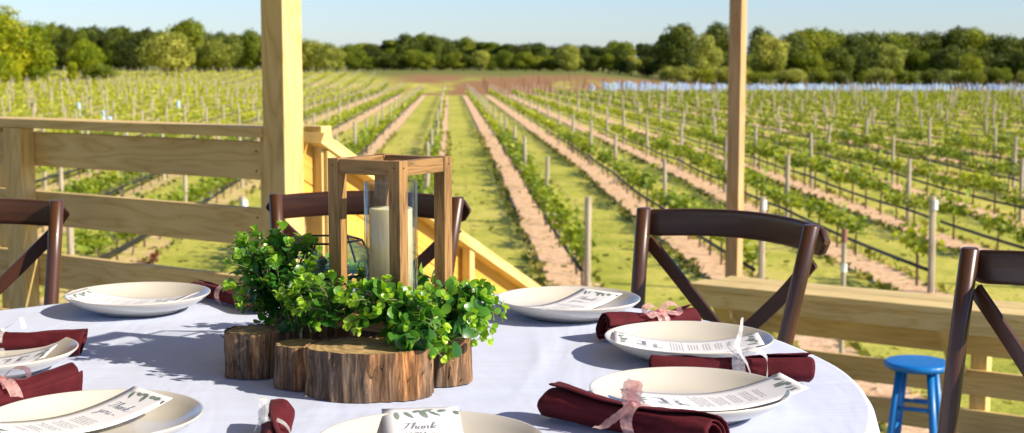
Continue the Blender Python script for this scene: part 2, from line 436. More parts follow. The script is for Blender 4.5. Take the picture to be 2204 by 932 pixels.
vine_sites = []
rnd = random.Random(5)
for i in range(-27, 28):
    y_end = 176 if i >= -1 else 176 + min(60, (-1 - i)*14)
    sp_ = 7.3 if i > -3 else 5.4
    y_sta = 22.0
    # first post whose surroundings can come into view
    posts = [22.0] + [31.8 + sp_*k + rnd.uniform(-.3, .3) + (i % 3)*1.1*(k > 0) for k in range(48)]
    posts = [p for p in posts if p <= y_end and abs(row_x(i, p)) < 0.40*p + 6]
    if len(posts) < 2: continue
    y0, y1 = posts[0], posts[-1]
    org = Vector((row_x(i, y0), y0, gz(row_x(i, y0), y0)))
    lab, vlab = row_label(i)
    root = thing('trellis_row', lab, 'trellis', org, 'trellis rows of the vineyard')
    for k, p in enumerate(posts):
        x = row_x(i, p) + rnd.uniform(-.04, .04); z = gz(x, p)
        o = post_meshes[rnd.randrange(4)].copy(); COL.objects.link(o); o.parent = root
        o.location = Vector((x, p, z)) - org; o.rotation_euler = (rnd.gauss(0, .025), rnd.gauss(0, .03), rnd.uniform(0, 6))
        o.scale = (1, 1, rnd.uniform(.95, 1.08))
        if k == 0 and y0 < 23 and -4 < i < 7:
            o.scale = (1.1, 1.1, 1.04); o.rotation_euler = (0.01, 0.03 if i == 4 else 0.0, 0.5)
            w = MB(); w.tube([(0, 0, POSTH - .20), (0, 0, POSTH - .05)], [.053, .052], 10)
            wb = w.build('white_band', M['white_paint'], None); wb.parent = o
    hz = MB(); pts = []; hs = -.11 if i > 0 else .11
    for a, b_ in zip(posts, posts[1:]):
        m_ = 6 if a < 90 else 2
        for s in range(m_):
            t = s/m_; y = a + (b_ - a)*t; x = row_x(i, y) + hs
            pts.append((x, y, gz(x, y) + 0.36 - 0.05*math.sin(math.pi*t)))
    pts.append((row_x(i, y1) + hs, y1, gz(row_x(i, y1), y1) + .36))
    hz.tube(pts, 0.033, 5); hz.build('drip_hose', M['black'], root, smooth=True)
    for hgt in (0.62, 1.15):
        wr = MB(); wr.tube([(row_x(i, p), p, gz(row_x(i, p), p) + hgt) for p in posts], 0.0035, 3); wr.build('wire', M['wire'], root)
    y = y0 + .7
    while y < y1:
        x = row_x(i, y) + rnd.gauss(0, .02)
        if rnd.random() > 0.10: vine_sites.append((y, x, i, vlab))
        y += 1.22
for o in post_meshes: bpy.data.objects.remove(o)

def in_view(x, y, m=0.5): return abs(x) < 0.363*y + m
cand = sorted([v for v in vine_sites if in_view(v[1], v[0])])
near, rest = cand[:300], cand[300:] + [v for v in vine_sites if not in_view(v[1], v[0])]
used = set()
for (y, x, i, vlab) in near:
    k = rnd.randrange(5)
    if k not in used: o = vine_protos[k]; used.add(k)
    else: o = copy_tree(vine_protos[k])
    o.location = (x, y, gz(x, y)); o.rotation_euler = (0, 0, -ROWSL + (math.pi if rnd.random() < .5 else 0))
    s = rnd.uniform(.78, 1.18); o.scale = (s*1.1, 1.0, s)
    o['label'] = vlab; o['group'] = 'grapevines of row %s' % ('right field' if i > 4 else 'left field' if i < -1 else ['left of the lantern', 'behind the lantern', 'one', 'two', 'three', 'four'][i+1])

# the far vines: one mass of leaves and stems
np.random.seed(9)
C, S, T = [], [], []
for (y, x, i, _) in rest:
    n = int(np.interp(y, [20, 60, 100, 180, 230], [70, 40, 22, 12, 9])); sz = np.interp(y, [20, 60, 100, 180], [.11, .14, .18, .24])
    yy = y + np.random.uniform(-.64, .64, n); u = np.random.rand(n)
    vig = 0.85 + 0.3*noise.noise(Vector((x*.15, y*.15, 0))) + (0.1 if i > 4 else 0)
    zz = 0.50 + (u**1.5)*0.36*vig + np.random.normal(0, .03, n)
    xx = x + np.random.normal(0, .085, n)
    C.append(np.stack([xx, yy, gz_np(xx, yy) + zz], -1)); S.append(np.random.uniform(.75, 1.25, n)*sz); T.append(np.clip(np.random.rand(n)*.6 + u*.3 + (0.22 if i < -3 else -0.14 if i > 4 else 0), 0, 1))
C = np.concatenate(C); S = np.concatenate(S)[:, None]; T = np.concatenate(T); n = len(C)
A = np.random.normal(size=(n, 3)); A[:, 2] = np.abs(A[:, 2]) + .15; A /= np.linalg.norm(A, axis=1, keepdims=True)
D = np.cross(A, np.random.normal(size=(n, 3))); D /= np.linalg.norm(D, axis=1, keepdims=True); E = np.cross(A, D)
V = np.stack([C - D*S*.5, C - D*S*.12 + E*S*.52, C + D*S*.55, C - D*S*.12 - E*S*.52], 1).reshape(-1, 3)
me = bpy.data.meshes.new('distant_grapevines'); me.vertices.add(4*n); me.vertices.foreach_set('co', V.ravel())
me.loops.add(4*n); me.loops.foreach_set('vertex_index', np.arange(4*n)); me.polygons.add(n)
me.polygons.foreach_set('loop_start', np.arange(0, 4*n, 4)); me.update(calc_edges=True)
att = me.attributes.new('tint', 'FLOAT', 'POINT'); att.data.foreach_set('value', np.repeat(T, 4))
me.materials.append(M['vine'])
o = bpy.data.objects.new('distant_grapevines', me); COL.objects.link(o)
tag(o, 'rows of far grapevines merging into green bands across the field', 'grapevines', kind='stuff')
print('far vine leaves', n)

# tufts of grass and weeds on the lanes and ragged strip edges
np.random.seed(21)
n = 30000
ty = 12 + 62*np.random.rand(n)**1.15; ti = np.random.randint(-9, 12, n)
edge_ = np.where(np.random.rand(n) < .62, -.66, .22) + np.where(ti <= 0, .26, 0); onl = np.random.rand(n) < .80
off = np.where(onl, edge_ + np.random.normal(0, .055, n), np.random.uniform(-2.3, 0.2, n))
tx = ROW0 + ROWSP*(ti - 1) + ROWSL*ty + off
ok = np.abs(tx) < .37*ty + 1.5; tx, ty, onl = tx[ok], ty[ok], onl[ok]; n = len(tx)
hh = np.random.uniform(.03, .11, n)*np.where(onl, 1.2, .45); ww = np.random.uniform(.04, .13, n)
ang = np.random.uniform(0, math.pi, n); lx, ly = np.random.normal(0, .04, (2, n)); tz = gz_np(tx, ty)
dx, dy = np.cos(ang)*ww/2, np.sin(ang)*ww/2
V = np.stack([np.stack([tx-dx, ty-dy, tz-.01], -1), np.stack([tx+dx, ty+dy, tz-.01], -1), np.stack([tx+dx*1.3+lx, ty+dy*1.3+ly, tz+hh*.8], -1), np.stack([tx-dx*.9+lx, ty-dy*.9+ly, tz+hh], -1)], 1).reshape(-1, 3)
me = bpy.data.meshes.new('grass_tufts'); me.vertices.add(4*n); me.vertices.foreach_set('co', V.ravel())
me.loops.add(4*n); me.loops.foreach_set('vertex_index', np.arange(4*n)); me.polygons.add(n)
me.polygons.foreach_set('loop_start', np.arange(0, 4*n, 4)); me.update(calc_edges=True)
att = me.attributes.new('tint', 'FLOAT', 'POINT'); att.data.foreach_set('value', np.repeat(np.random.rand(n), 4))
M['tuft'] = leaf_mat('grass_blades', [(0, (0.10, 0.12, 0.02)), (.5, (0.28, 0.28, 0.045)), (1, (0.56, 0.46, 0.15))], .6, .35, spec=.2)
me.materials.append(M['tuft']); o = bpy.data.objects.new('grass_tufts', me); COL.objects.link(o)
tag(o, 'tufts of grass and weeds along the lanes and strip edges', 'grass', kind='stuff')

# blue grow tubes of the young planting behind the right-hand rows
tm = MB(); tm.tube([(0, 0, -.05), (0, 0, 1.1)], [.10, .105], 8, caps=False)
tube0 = tm.build('grow_tube', M['tube_blue'], None, smooth=True)
sites = []
for i in range(6, 36):
    y = 180 + rnd.random()
    while y < 214:
        x = row_x(i, y)
        px = CX + F*x/y
        if 1255 + 80*(y-180)/34 < px < 2290: sites.append((y, x))
        y += 1.55
sites.sort(); extra = sites[290:]
for k, (y, x) in enumerate(sites[:290]):
    o = tube0 if k == 0 else tube0.copy()
    if k: COL.objects.link(o)
    o.location = (x, y, gz(x, y)); o.rotation_euler = (rnd.uniform(-.08, .08), rnd.uniform(-.08, .08), 0); o.scale = (1, 1, rnd.uniform(.85, 1.15))
    tag(o, 'pale blue grow tube in the blue band beyond the right-hand rows', 'grow tube', 'blue grow tubes beyond the right field')
if extra:
    tm = MB()
    for y, x in extra: z = gz(x, y); tm.tube([(x, y, z - .05), (x, y, z + .72)], [.085, .09], 6, caps=False)
    tag(tm.build('distant_grow_tubes', M['tube_blue'], None), 'far back rows of the blue grow tubes', 'grow tubes', kind='stuff')
# a few stray tubes in the left field
for k, (px, py, Y) in enumerate([(46, 236, 70), (170, 212, 95), (236, 232, 72), (268, 244, 66), (222, 222, 80), (384, 205, 100)]):
    p = at(px, py, Y=Y); o = tube0.copy(); COL.objects.link(o); o.location = (p.x, p.y, gz(p.x, p.y)); o.scale = (1.2, 1.2, .8)
    tag(o, 'lone pale blue grow tube among the left field vines', 'grow tube', 'stray grow tubes in the left field')
# stakes of the young planting
sm = make_post(77, 1.5, .035).build('vineyard_stake', M['weathered'], None)
M['rust_stake'] = plain('rusty_stake', (0.26, 0.12, 0.07), 0.9)
first = True
for k in range(150):
    y = rnd.uniform(180, 222); px = rnd.uniform(1010, 2204)
    x = (px - CX)/F*y
    i = round((x - row_x(1, y))/ROWSP) + 1; x = row_x(i, y)
    o = sm if first else sm.copy()
    if not first: COL.objects.link(o)
    first = False
    o.location = (x, y, gz(x, y)); o.scale = (1.3, 1.3, rnd.uniform(.8, 1.15))
    o.data.materials[0] = M['weathered']
    o.material_slots[0].link = 'OBJECT'; o.material_slots[0].material = M['rust_stake'] if px < 1450 or rnd.random() < .35 else M['weathered']
    tag(o, 'thin stake standing in the young planting at the far end of the field', 'stake', 'stakes of the far young planting')

# ================================================================ TREES
def crown_mesh(seed, nblob, rx, z0, z1, leaf, nleaf, spread=0.62, br=(.24, .40)):
    """crown of a tree one unit tall: clumps of leaves on an uneven envelope"""
    rs = np.random.RandomState(seed); zc, rz = (z0+z1)/2, (z1-z0)/2
    V, T = [], []
    for k in range(nblob):
        a = rs.uniform(0, 2*math.pi); cz = rs.uniform(-.9, 1); rr = math.sqrt(max(0, 1 - cz*cz*.85))*rs.uniform(.35, 1)
        c = np.array([math.cos(a)*rr*rx*spread*1.1, math.sin(a)*rr*rx*spread*1.1, zc + cz*rz*spread*1.15])
        r = rs.uniform(*br)*rx; m = int(nleaf*rs.uniform(.8, 1.2))
        d = rs.normal(size=(m, 3)); d /= np.linalg.norm(d, axis=1, keepdims=True)
        rad = r*(1 + rs.normal(0, .10, m))*(1 + .22*np.sin(d[:, 0]*7 + k)*np.sin(d[:, 1]*6)*np.sin(d[:, 2]*7 + 2*k))
        rad *= np.where(rs.rand(m) < .25, rs.uniform(.4, 1, m), 1)
        p = c + d*rad[:, None]*np.array([1, 1, .85])
        nn = d + rs.normal(0, .55, (m, 3)); nn /= np.linalg.norm(nn, axis=1, keepdims=True)
        t = np.cross(nn, rs.normal(size=(m, 3))); t /= np.linalg.norm(t, axis=1, keepdims=True); e = np.cross(nn, t)
        s = (leaf*rs.uniform(.6, 1.4, m))[:, None]
        V.append(np.stack([p - t*s*.6, p + e*s*.45, p + t*s*.6, p - e*s*.45], 1).reshape(-1, 3))
        T.append(np.repeat(np.clip(rs.uniform(.15, .7) + rs.normal(0, .16, m), 0, 1), 4))
    V = np.concatenate(V); T = np.concatenate(T); n = len(V)//4
    me = bpy.data.meshes.new('crown'); me.vertices.add(4*n); me.vertices.foreach_set('co', V.ravel())
    me.loops.add(4*n); me.loops.foreach_set('vertex_index', np.arange(4*n)); me.polygons.add(n)
    me.polygons.foreach_set('loop_start', np.arange(0, 4*n, 4)); me.update(calc_edges=True)
    at_ = me.attributes.new('tint', 'FLOAT', 'POINT'); at_.data.foreach_set('value', np.clip(T*1.25 - .1, 0, 1))
    me.materials.append(None)
    return me
M['bark'] = plain('tree_bark', (0.11, 0.08, 0.055), 0.95)
def trunk_mesh(seed, rx, zt):
    random.seed(seed); t = MB()
    t.tube([(0, 0, -.05), (.01, 0, .12), (0, .01, .3), (.0, 0, zt)], [.035, .026, .02, .008], 8)
    for k in range(6):
        a = k*1.05 + random.uniform(-.3, .3); z = random.uniform(.16, .4)
        t.tube([(0, 0, z), (math.cos(a)*rx*.35, math.sin(a)*rx*.35, z + .13), (math.cos(a)*rx*.7, math.sin(a)*rx*.7, z + .32)], [.013, .009, .003], 5)
    o = t.build('trunk', M['bark'], None); me = o.data; bpy.data.objects.remove(o); return me
CR = {
 'round': [(crown_mesh(21, 34, .52, .0, 1.0, .034, 330), trunk_mesh(1, .5, .8)), (crown_mesh(22, 36, .56, .0, .98, .034, 300), trunk_mesh(2, .5, .8)), (crown_mesh(27, 32, .50, .02, 1.0, .032, 340), trunk_mesh(7, .5, .8))],
 'tall': [(crown_mesh(23, 30, .34, .0, 1.0, .030, 300), trunk_mesh(3, .3, .85)), (crown_mesh(24, 28, .30, .0, 1.02, .030, 300, .66), trunk_mesh(4, .3, .85))],
 'bush': [(crown_mesh(25, 22, .62, .0, .95, .045, 260), trunk_mesh(5, .4, .5)), (crown_mesh(26, 26, .70, .0, .92, .042, 260), trunk_mesh(6, .4, .5))],
}
GR = {
 'dark': leaf_mat('dark_foliage', [(0, (0.052, 0.075, 0.009)), (.5, (0.103, 0.132, 0.014)), (1, (0.176, 0.197, 0.022))], .55, .22, spec=.2),
 'mid': leaf_mat('mid_foliage', [(0, (0.111, 0.153, 0.012)), (.5, (0.202, 0.244, 0.017)), (1, (0.321, 0.330, 0.027))], .55, .28, spec=.2),
 'bright': leaf_mat('bright_foliage', [(0, (0.142, 0.199, 0.008)), (.5, (0.297, 0.339, 0.011)), (1, (0.481, 0.468, 0.018))], .55, .35, spec=.2),
 'olive': leaf_mat('olive_foliage', [(0, (0.170, 0.202, 0.029)), (.5, (0.305, 0.329, 0.054)), (1, (0.462, 0.468, 0.098))], .6, .25, spec=.2),
 'pine': leaf_mat('pine_foliage', [(0, (0.036, 0.051, 0.008)), (.5, (0.065, 0.082, 0.012)), (1, (0.115, 0.125, 0.018))], .6, .12, spec=.15),
}
tr = random.Random(31)
def tree(px, top, base_Y, width_px, kind, col, label, group=None, cat='tree', name='tree', zoff=0.0):
    Y = base_Y; x = at(px, 150, Y=Y).x; z = gz(x, Y) + zoff
    ztop = at(px, top, Y=Y).z; h = max(1.0, ztop - z); w = width_px/F*Y
    cm, tmh = tr.choice(CR[kind])
    rx = {'round': .52, 'tall': .33, 'bush': .64}[kind]
    root = thing(name, label, cat, (x, Y, z), group)
    c = bpy.data.objects.new('crown', cm); COL.objects.link(c); c.parent = root
    c.material_slots[0].link = 'OBJECT'; c.material_slots[0].material = GR[col]
    t = bpy.data.objects.new('trunk', tmh); COL.objects.link(t); t.parent = root
    sw = w/(2*rx)*1.12
    root.scale = (sw, sw, h); root.rotation_euler = (0, 0, tr.uniform(0, 6.28))
    return root

# left side, near to far
tree(-5, 8, 190, 150, 'round', 'bright', 'big yellow green tree at the far left edge of the field, tallest there')
tree(62, 40, 194, 105, 'round', 'bright', 'broad bright green tree beside the tallest one at the far left edge')
tree(12, 112, 178, 70, 'bush', 'bright', 'low bright bush under the big tree at the left edge', cat='bush', name='bush')
tree(186, 86, 215, 82, 'round', 'bright', 'small round bright green tree between the big left tree and the pale olive one')
tree(155, 128, 190, 26, 'tall', 'bright', 'small bright sapling poking up among the posts of the left field', cat='sapling', name='sapling')
tree(215, 132, 200, 80, 'bush', 'mid', 'low weedy bush right of the sapling in the left field', cat='bush', name='bush')
tree(362, 68, 232, 118, 'round', 'olive', 'pale olive round tree left of the tall dark green one', None)
tree(408, 42, 256, 105, 'round', 'mid', 'tall rich green tree rising behind the pale olive one')
for px, tp, w, c in [(470, 78, 80, 'olive'), (508, 72, 62, 'olive'), (545, 62, 60, 'mid'), (440, 95, 50, 'mid'), (590, 78, 70, 'olive')]:
    tree(px, tp, 248, w, 'round', c, 'soft green tree in the line between the tall green tree and the porch post', 'trees left of the porch post')
for px, tp, w, c in [(672, 80, 60, 'olive'), (700, 92, 72, 'olive'), (655, 96, 60, 'olive'), (725, 105, 48, 'olive')]:
    tree(px, tp, 246, w, 'round', c, 'pale olive tree just right of the porch post', 'pale trees right of the porch post')
for k in range(17):
    px = 82 + k*17 + tr.uniform(-6, 6)
    tree(px, tr.choice([48, 52, 56, 60, 50]) + k*.6, 300 + tr.uniform(-8, 14), tr.uniform(44, 62), tr.choice(['tall', 'round']), tr.choice(['dark', 'dark', 'pine', 'mid']), 'dark tree in the wood behind the left field', 'trees of the left wood')
for k in range(9):
    px = 110 + k*26 + tr.uniform(-8, 8)
    tree(px, tr.uniform(82, 104), 272, tr.uniform(42, 60), 'round', tr.choice(['mid', 'dark', 'mid', 'pine']), 'lower green tree in front of the left wood', 'lower trees of the left wood')
for k in range(6):
    tree(430 + k*26, tr.uniform(66, 76), 290, 55, 'round', 'dark', 'dark tree showing behind the soft green line left of the porch post', 'dark trees left of the porch post')
# centre wood
prof = [(745, 96), (790, 92), (830, 82), (870, 76), (905, 74), (950, 76), (990, 78), (1040, 84), (1100, 92), (1160, 90), (1200, 96), (1260, 92), (1320, 92), (1380, 90), (1430, 88)]
for k in range(27):
    px = 752 + k*26 + tr.uniform(-7, 7); tp = np.interp(px, [p[0] for p in prof], [p[1] for p in prof]) + tr.uniform(-5, 5)
    tree(px, tp, 300 + tr.uniform(-10, 14), tr.uniform(50, 72), tr.choice(['round', 'round', 'tall']), tr.choice(['dark', 'dark', 'mid', 'pine']), 'dark tree in the long wood at the centre of the skyline', 'trees of the centre wood')
for k in range(22):
    px = 765 + k*30 + tr.uniform(-9, 9)
    tree(px, tr.uniform(104, 122), 268, tr.uniform(40, 62), 'round', tr.choice(['mid', 'dark', 'dark', 'mid', 'olive']), 'lower tree along the front of the centre wood', 'front trees of the centre wood')
tree(1036, 108, 262, 50, 'round', 'olive', 'pale olive tree at the front of the centre wood, above the grass lane')
tree(918, 118, 262, 42, 'round', 'mid', 'small light green tree above the far end of the lantern row')
tree(1222, 96, 264, 62, 'round', 'olive', 'pale grey green tree at the right part of the centre wood')
# right wood
tree(1462, 52, 255, 100, 'round', 'dark', 'tall dark tree where the right wood begins, left of the slim post')
tree(1432, 70, 262, 60, 'tall', 'dark', 'dark narrow tree at the very left of the right wood')
tree(1545, 50, 262, 90, 'round', 'dark', 'tall dark tree right behind the slim post')
tree(1515, 72, 246, 80, 'round', 'olive', 'pale tree in front of the dark trees just left of the slim post')
tree(1650, 74, 246, 100, 'round', 'olive', 'wide pale tree just right of the slim post')
tree(1638, 56, 268, 74, 'round', 'dark', 'dark crown showing above the wide pale tree right of the slim post')
prof = [(1690, 78), (1720, 60), (1760, 58), (1810, 66), (1870, 66), (1930, 70), (1990, 66), (2050, 56), (2110, 62), (2160, 76), (2204, 84), (2300, 80)]
for k in range(17):
    px = 1700 + k*36 + tr.uniform(-8, 8); tp = np.interp(px, [p[0] for p in prof], [p[1] for p in prof]) + tr.uniform(-3, 4)
    tree(px, tp, 282 + tr.uniform(-8, 14), tr.uniform(84, 112), 'round', tr.choice(['dark', 'dark', 'dark', 'mid']), 'broad dark green tree along the top of the right wood', 'tall trees of the right wood')
for k in range(20):
    px = 1600 + k*34 + tr.uniform(-9, 9)
    tree(px, tr.uniform(92, 116), 258 + tr.uniform(-4, 4), tr.uniform(66, 96), 'round', tr.choice(['mid', 'dark', 'olive', 'mid', 'dark']), 'middle height tree in front of the tall right wood', 'middle trees of the right wood')
for k in range(21):
    px = 1440 + k*38 + tr.uniform(-10, 10)
    tree(px, tr.uniform(136, 154), 240 + tr.uniform(-3, 3), tr.uniform(48, 74), 'bush', tr.choice(['olive', 'mid', 'olive', 'dark', 'mid']), 'low bush along the foot of the right wood', 'bushes of the right wood', 'bush', 'bush')
# ================================================================ TIMBER: deck, railings, stairs, counter
UP = Vector((0, 0, 1))
TH = R(34.0)
U = Vector((math.cos(TH), -math.sin(TH), 0))       # along the building edge, to the right and nearer
O = Vector((math.sin(TH), math.cos(TH), 0))        # outward from the building
C0 = at(612, 300, Y=5.2); C0.z = 0                  # near corner of the big porch post
def plank_floor(name, mat, u0, u1, o0, o1, z, w=0.14):
    mb = MB(); k = 0; o = o0
    while o < o1 - 1e-3:
        ww = min(w, o1 - o)
        c = C0 + U*((u0+u1)/2) + O*(o + ww/2); c.z = z - .019
        mb.box(c, U, O, UP, (u1-u0, ww - .006, .038)); o += w
    return mb.build(name, mat, None)
tag(plank_floor('deck_floor', M['decking'], -4.5, 6.5, -9.0, -0.02, 0.0), kind='structure')
tag(plank_floor('lower_deck', M['decking'], -0.2, 6.5, 0.55, 3.95, -1.0), kind='structure')

def post_box(mb, corner, a, b, z0, z1):
    """square post whose corner nearest the camera is given; a along -U, b along O"""
    c = Vector((corner.x, corner.y, 0)) - U*a/2 + O*b/2; c.z = (z0+z1)/2
    mb.box(c, UP, U, O, (z1-z0, a, b))
mb = MB(); post_box(mb, C0, .108, .104, -2.4, 2.648)
tag(mb.build('porch_post', M['pine'], None, bevel=.004), 'thick square yellow timber post rising at the end of the left railing', 'post')

# left railing
rail = thing('deck_railing', 'horizontal board railing of yellow timber left of the thick post', 'railing', (C0.x, C0.y, 0))
P0 = C0 - U*.108 + O*.03
def along(t, off=0.0, z=0.0): v = P0 - U*t + O*off; return Vector((v.x, v.y, z))
mb = MB(); mb.box(along(1.75, .03, .965), U, O, UP, (3.5, .15, .038)); mb.build('top_cap', M['pine'], rail, bevel=.003)
for zt in (.925, .672, .405, .13):
    mb = MB(); mb.box(along(1.81, .045, zt - .072), U, O, UP, (3.50, .036, .144)); bd = mb.build('board', M['pine'], rail, bevel=.003)
    for t in (.09, 1.60, 1.72):
        for dz in (-.035, -.105):
            mb = MB(); q = along(t, .027, zt + dz + random.uniform(-.006, .006)); mb.tube([q, q - O*.0016], .0042, 8); mb.build('screw', M['leadmetal'], bd)
for t, w in ((.032, .055), (1.66, .10), (3.40, .10)):
    mb = MB(); mb.box(along(t, .0205 if t < .1 else .11, .40 if t > .1 else .472), UP, U, O, (1.08 if t > .1 else .944, w, .012 if t < .1 else .09)); mb.build('rail_post', M['pine'], rail, bevel=.003)
t_ = 0
while P0 is not None:                       # the post whose edge shows at the left of the frame
    mb = MB(); pc = at(16, 420, Y=6.05); v = along(t_, 0)
    break
tt = (P0 - at(14, 420, Y=6.0)).dot(U)
mb = MB(); mb.box(along(tt + .02, -.012, .42), UP, U, O, (1.05, .11, .075)); mb.build('rail_post', M['pine'], rail, bevel=.003)

# stair railing going down and away
sr = thing('stair_railing', 'sunlit sloping stair railing of yellow boards running down from the thick post', 'railing', (C0.x, C0.y, 0))
S0 = at(668, 284, Y=5.34); S1 = at(1150, 622, Y=6.60)
sd = (S1 - S0); sd_h = Vector((sd.x, sd.y, 0)); slen = sd_h.length
dirS = sd.normalized(); side = dirS.cross(UP).normalized(); upS = side.cross(dirS).normalized()
EXT = 0.55
Lr = sd.length + EXT
mid = S0 + dirS*(Lr/2)
mb = MB(); mb.box(mid - upS*.022, dirS, side, upS, (Lr, .145, .045)); mb.build('sloping_cap', M['pine'], sr, bevel=.003)
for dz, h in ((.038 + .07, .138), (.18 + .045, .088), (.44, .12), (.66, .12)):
    mb = MB(); mb.box(mid - upS*dz - side*.012, dirS, side, upS, (Lr, .034, h)); mb.build('sloping_board', M['pine_bounce_glow'], sr, bevel=.002)
for f, hh in ((0.035, .95), (.62, .60), (1.0, .62)):
    b = S0 + dirS*(sd.length*f + .0); top = b.z - .04
    mb = MB(); c = Vector((b.x, b.y, top - hh/2)) + side*.042
    mb.box(c, UP, sd_h.normalized(), side, (hh, .036 if f > .1 else .06, .04)); mb.build('baluster', M['pine'], sr, bevel=.002)
mb = MB(); b = S0 - dirS*.02; post_box(mb, Vector((C0.x, C0.y, 0)) + O*.168 + U*.03, .085, .06, -.9, .985)
mb.build('newel_post', M['pine'], sr, bevel=.003)
# stairs
st = thing('stairs', 'wooden steps going down from the upper deck beside the sloping railing', 'stairs', (C0.x, C0.y, -1))
for k in range(5):
    mb = MB(); c = C0 + U*.62 + O*(.05 + .29*k + .15); c.z = -.17*(k+1) - .0
    mb.box(c, U, O, UP, (1.1, .28, .036)); mb.build('tread', M['pine'], st, bevel=.003)

# unseen roof added over the upper deck to keep sky light off the timber
rf = thing('added_shade_roof', 'unseen flat plank roof added over the porch to block sky light, above the frame', 'roof', (C0.x, C0.y, 2.7))
for k in range(26):
    mb = MB(); o_ = -6.0 + .24*k; c = C0 + U*(-.5) + O*(o_ + .12); c.z = 2.86
    mb.box(c, U, O, UP, (7.2, .235, .022)); mb.build('roof_board', M['pine'], rf)
for o_ in (-5.9, -.05):
    mb = MB(); c = C0 + U*(-.5) + O*o_; c.z = 2.745; mb.box(c, U, O, UP, (7.2, .09, .19)); mb.build('beam', M['pine'], rf)

# slim far post, standing on the ground beyond the lower deck
b = at(1590, 400, Y=8.9)
mb = MB(); post_box(mb, b, .086, .080, gz(b.x, b.y) - .2, 3.6)
tag(mb.build('slim_post', M['pine_post'], None, bevel=.004), 'slim reddish timber post rising behind the left end of the bar counter', 'post')

# bar counter on the lower deck
K0 = at(1483, 609, Y=8.15)
ct = thing('bar_counter', 'long bar counter of pale planks along the lower fence, behind the right chairs', 'counter', (K0.x, K0.y, -1))
def kp(t, o, z): v = Vector((K0.x, K0.y, 0)) + U*t + O*o; v.z = z; return v
TOPZ = K0.z
for o_, w in ((.095, .190), (.297, .190)):
    mb = MB(); mb.box(kp(1.9 + (.05 if o_ > .1 else 0), o_, TOPZ - .019), U, O, UP, (3.8 + (-.06 if o_ > .1 else 0), w, .038)); mb.build('counter_board', M['pine'], ct, bevel=.004)
mb = MB(); mb.box(kp(1.9, .024, TOPZ - .038 - .047), U, O, UP, (3.78, .036, .092)); mb.build('apron', M['pine'], ct, bevel=.003)
for t in (.16, 1.47, 2.9):
    mb = MB(); mb.bar(kp(t, .062, TOPZ - .11), kp(t, .335, TOPZ - .40), .04, .085, up=U); mb.build('brace', M['pine'], ct, bevel=.003)
    mb = MB(); mb.box(kp(t, .20, TOPZ - .062), O, U, UP, (.30, .04, .045)); mb.build('bracket', M['pine'], ct, bevel=.003)
fn = thing('board_fence', 'low fence of horizontal boards under and behind the bar counter', 'fence', (K0.x, K0.y, -1))
for k in range(5):
    z = -.222 - .222*k - .068
    mb = MB(); mb.box(kp(1.95, .375, z), U, O, UP, (3.86, .036, .138)); mb.build('board', M['pine'], fn, bevel=.003)
for t in (.14, 1.56, 3.1):
    mb = MB(); mb.box(kp(t, .44, -.75), UP, U, O, (1.35, .09, .09)); mb.build('fence_post', M['pine'], fn, bevel=.003)

# blue stool
sp = at(1975, 777, Y=7.0)
stl = thing('bar_stool', 'bright blue painted round wooden stool in front of the bar counter', 'stool', (sp.x, sp.y, -1.0))
mb = MB(); mb.lathe((sp.x, sp.y, sp.z), [(0, .004), (.12, .002), (.155, 0), (.165, -.010), (.165, -.026), (.15, -.036), (0, -.036)], 40); mb.build('seat', M['blue_paint'], stl, smooth=False, bevel=.004)
for k in range(4):
    a = R(20 + 90*k); t = Vector((math.cos(a)*.105, math.sin(a)*.105, sp.z - .03)); e = Vector((math.cos(a)*.195, math.sin(a)*.195, -1.0))
    mb = MB(); mb.tube([Vector((sp.x, sp.y, 0)) + t, Vector((sp.x, sp.y, 0)) + t.lerp(e, .5), Vector((sp.x, sp.y, 0)) + e], [.019, .020, .015], 12); mb.build('leg', M['blue_paint'], stl, smooth=True)
for k in range(4):
    for f in ((.28, .45)[k % 2], (.62, .76)[k % 2]):
        q = []
        for kk in (k, k+1):
            a = R(20 + 90*kk); rr = .105 + (.195-.105)*f; q.append(Vector((sp.x + math.cos(a)*rr, sp.y + math.sin(a)*rr, sp.z - .03 + (-1.0 - sp.z + .03)*f)))
        mb = MB(); mb.tube(q, .0105, 10); mb.build('rung', M['blue_paint'], stl, smooth=True)

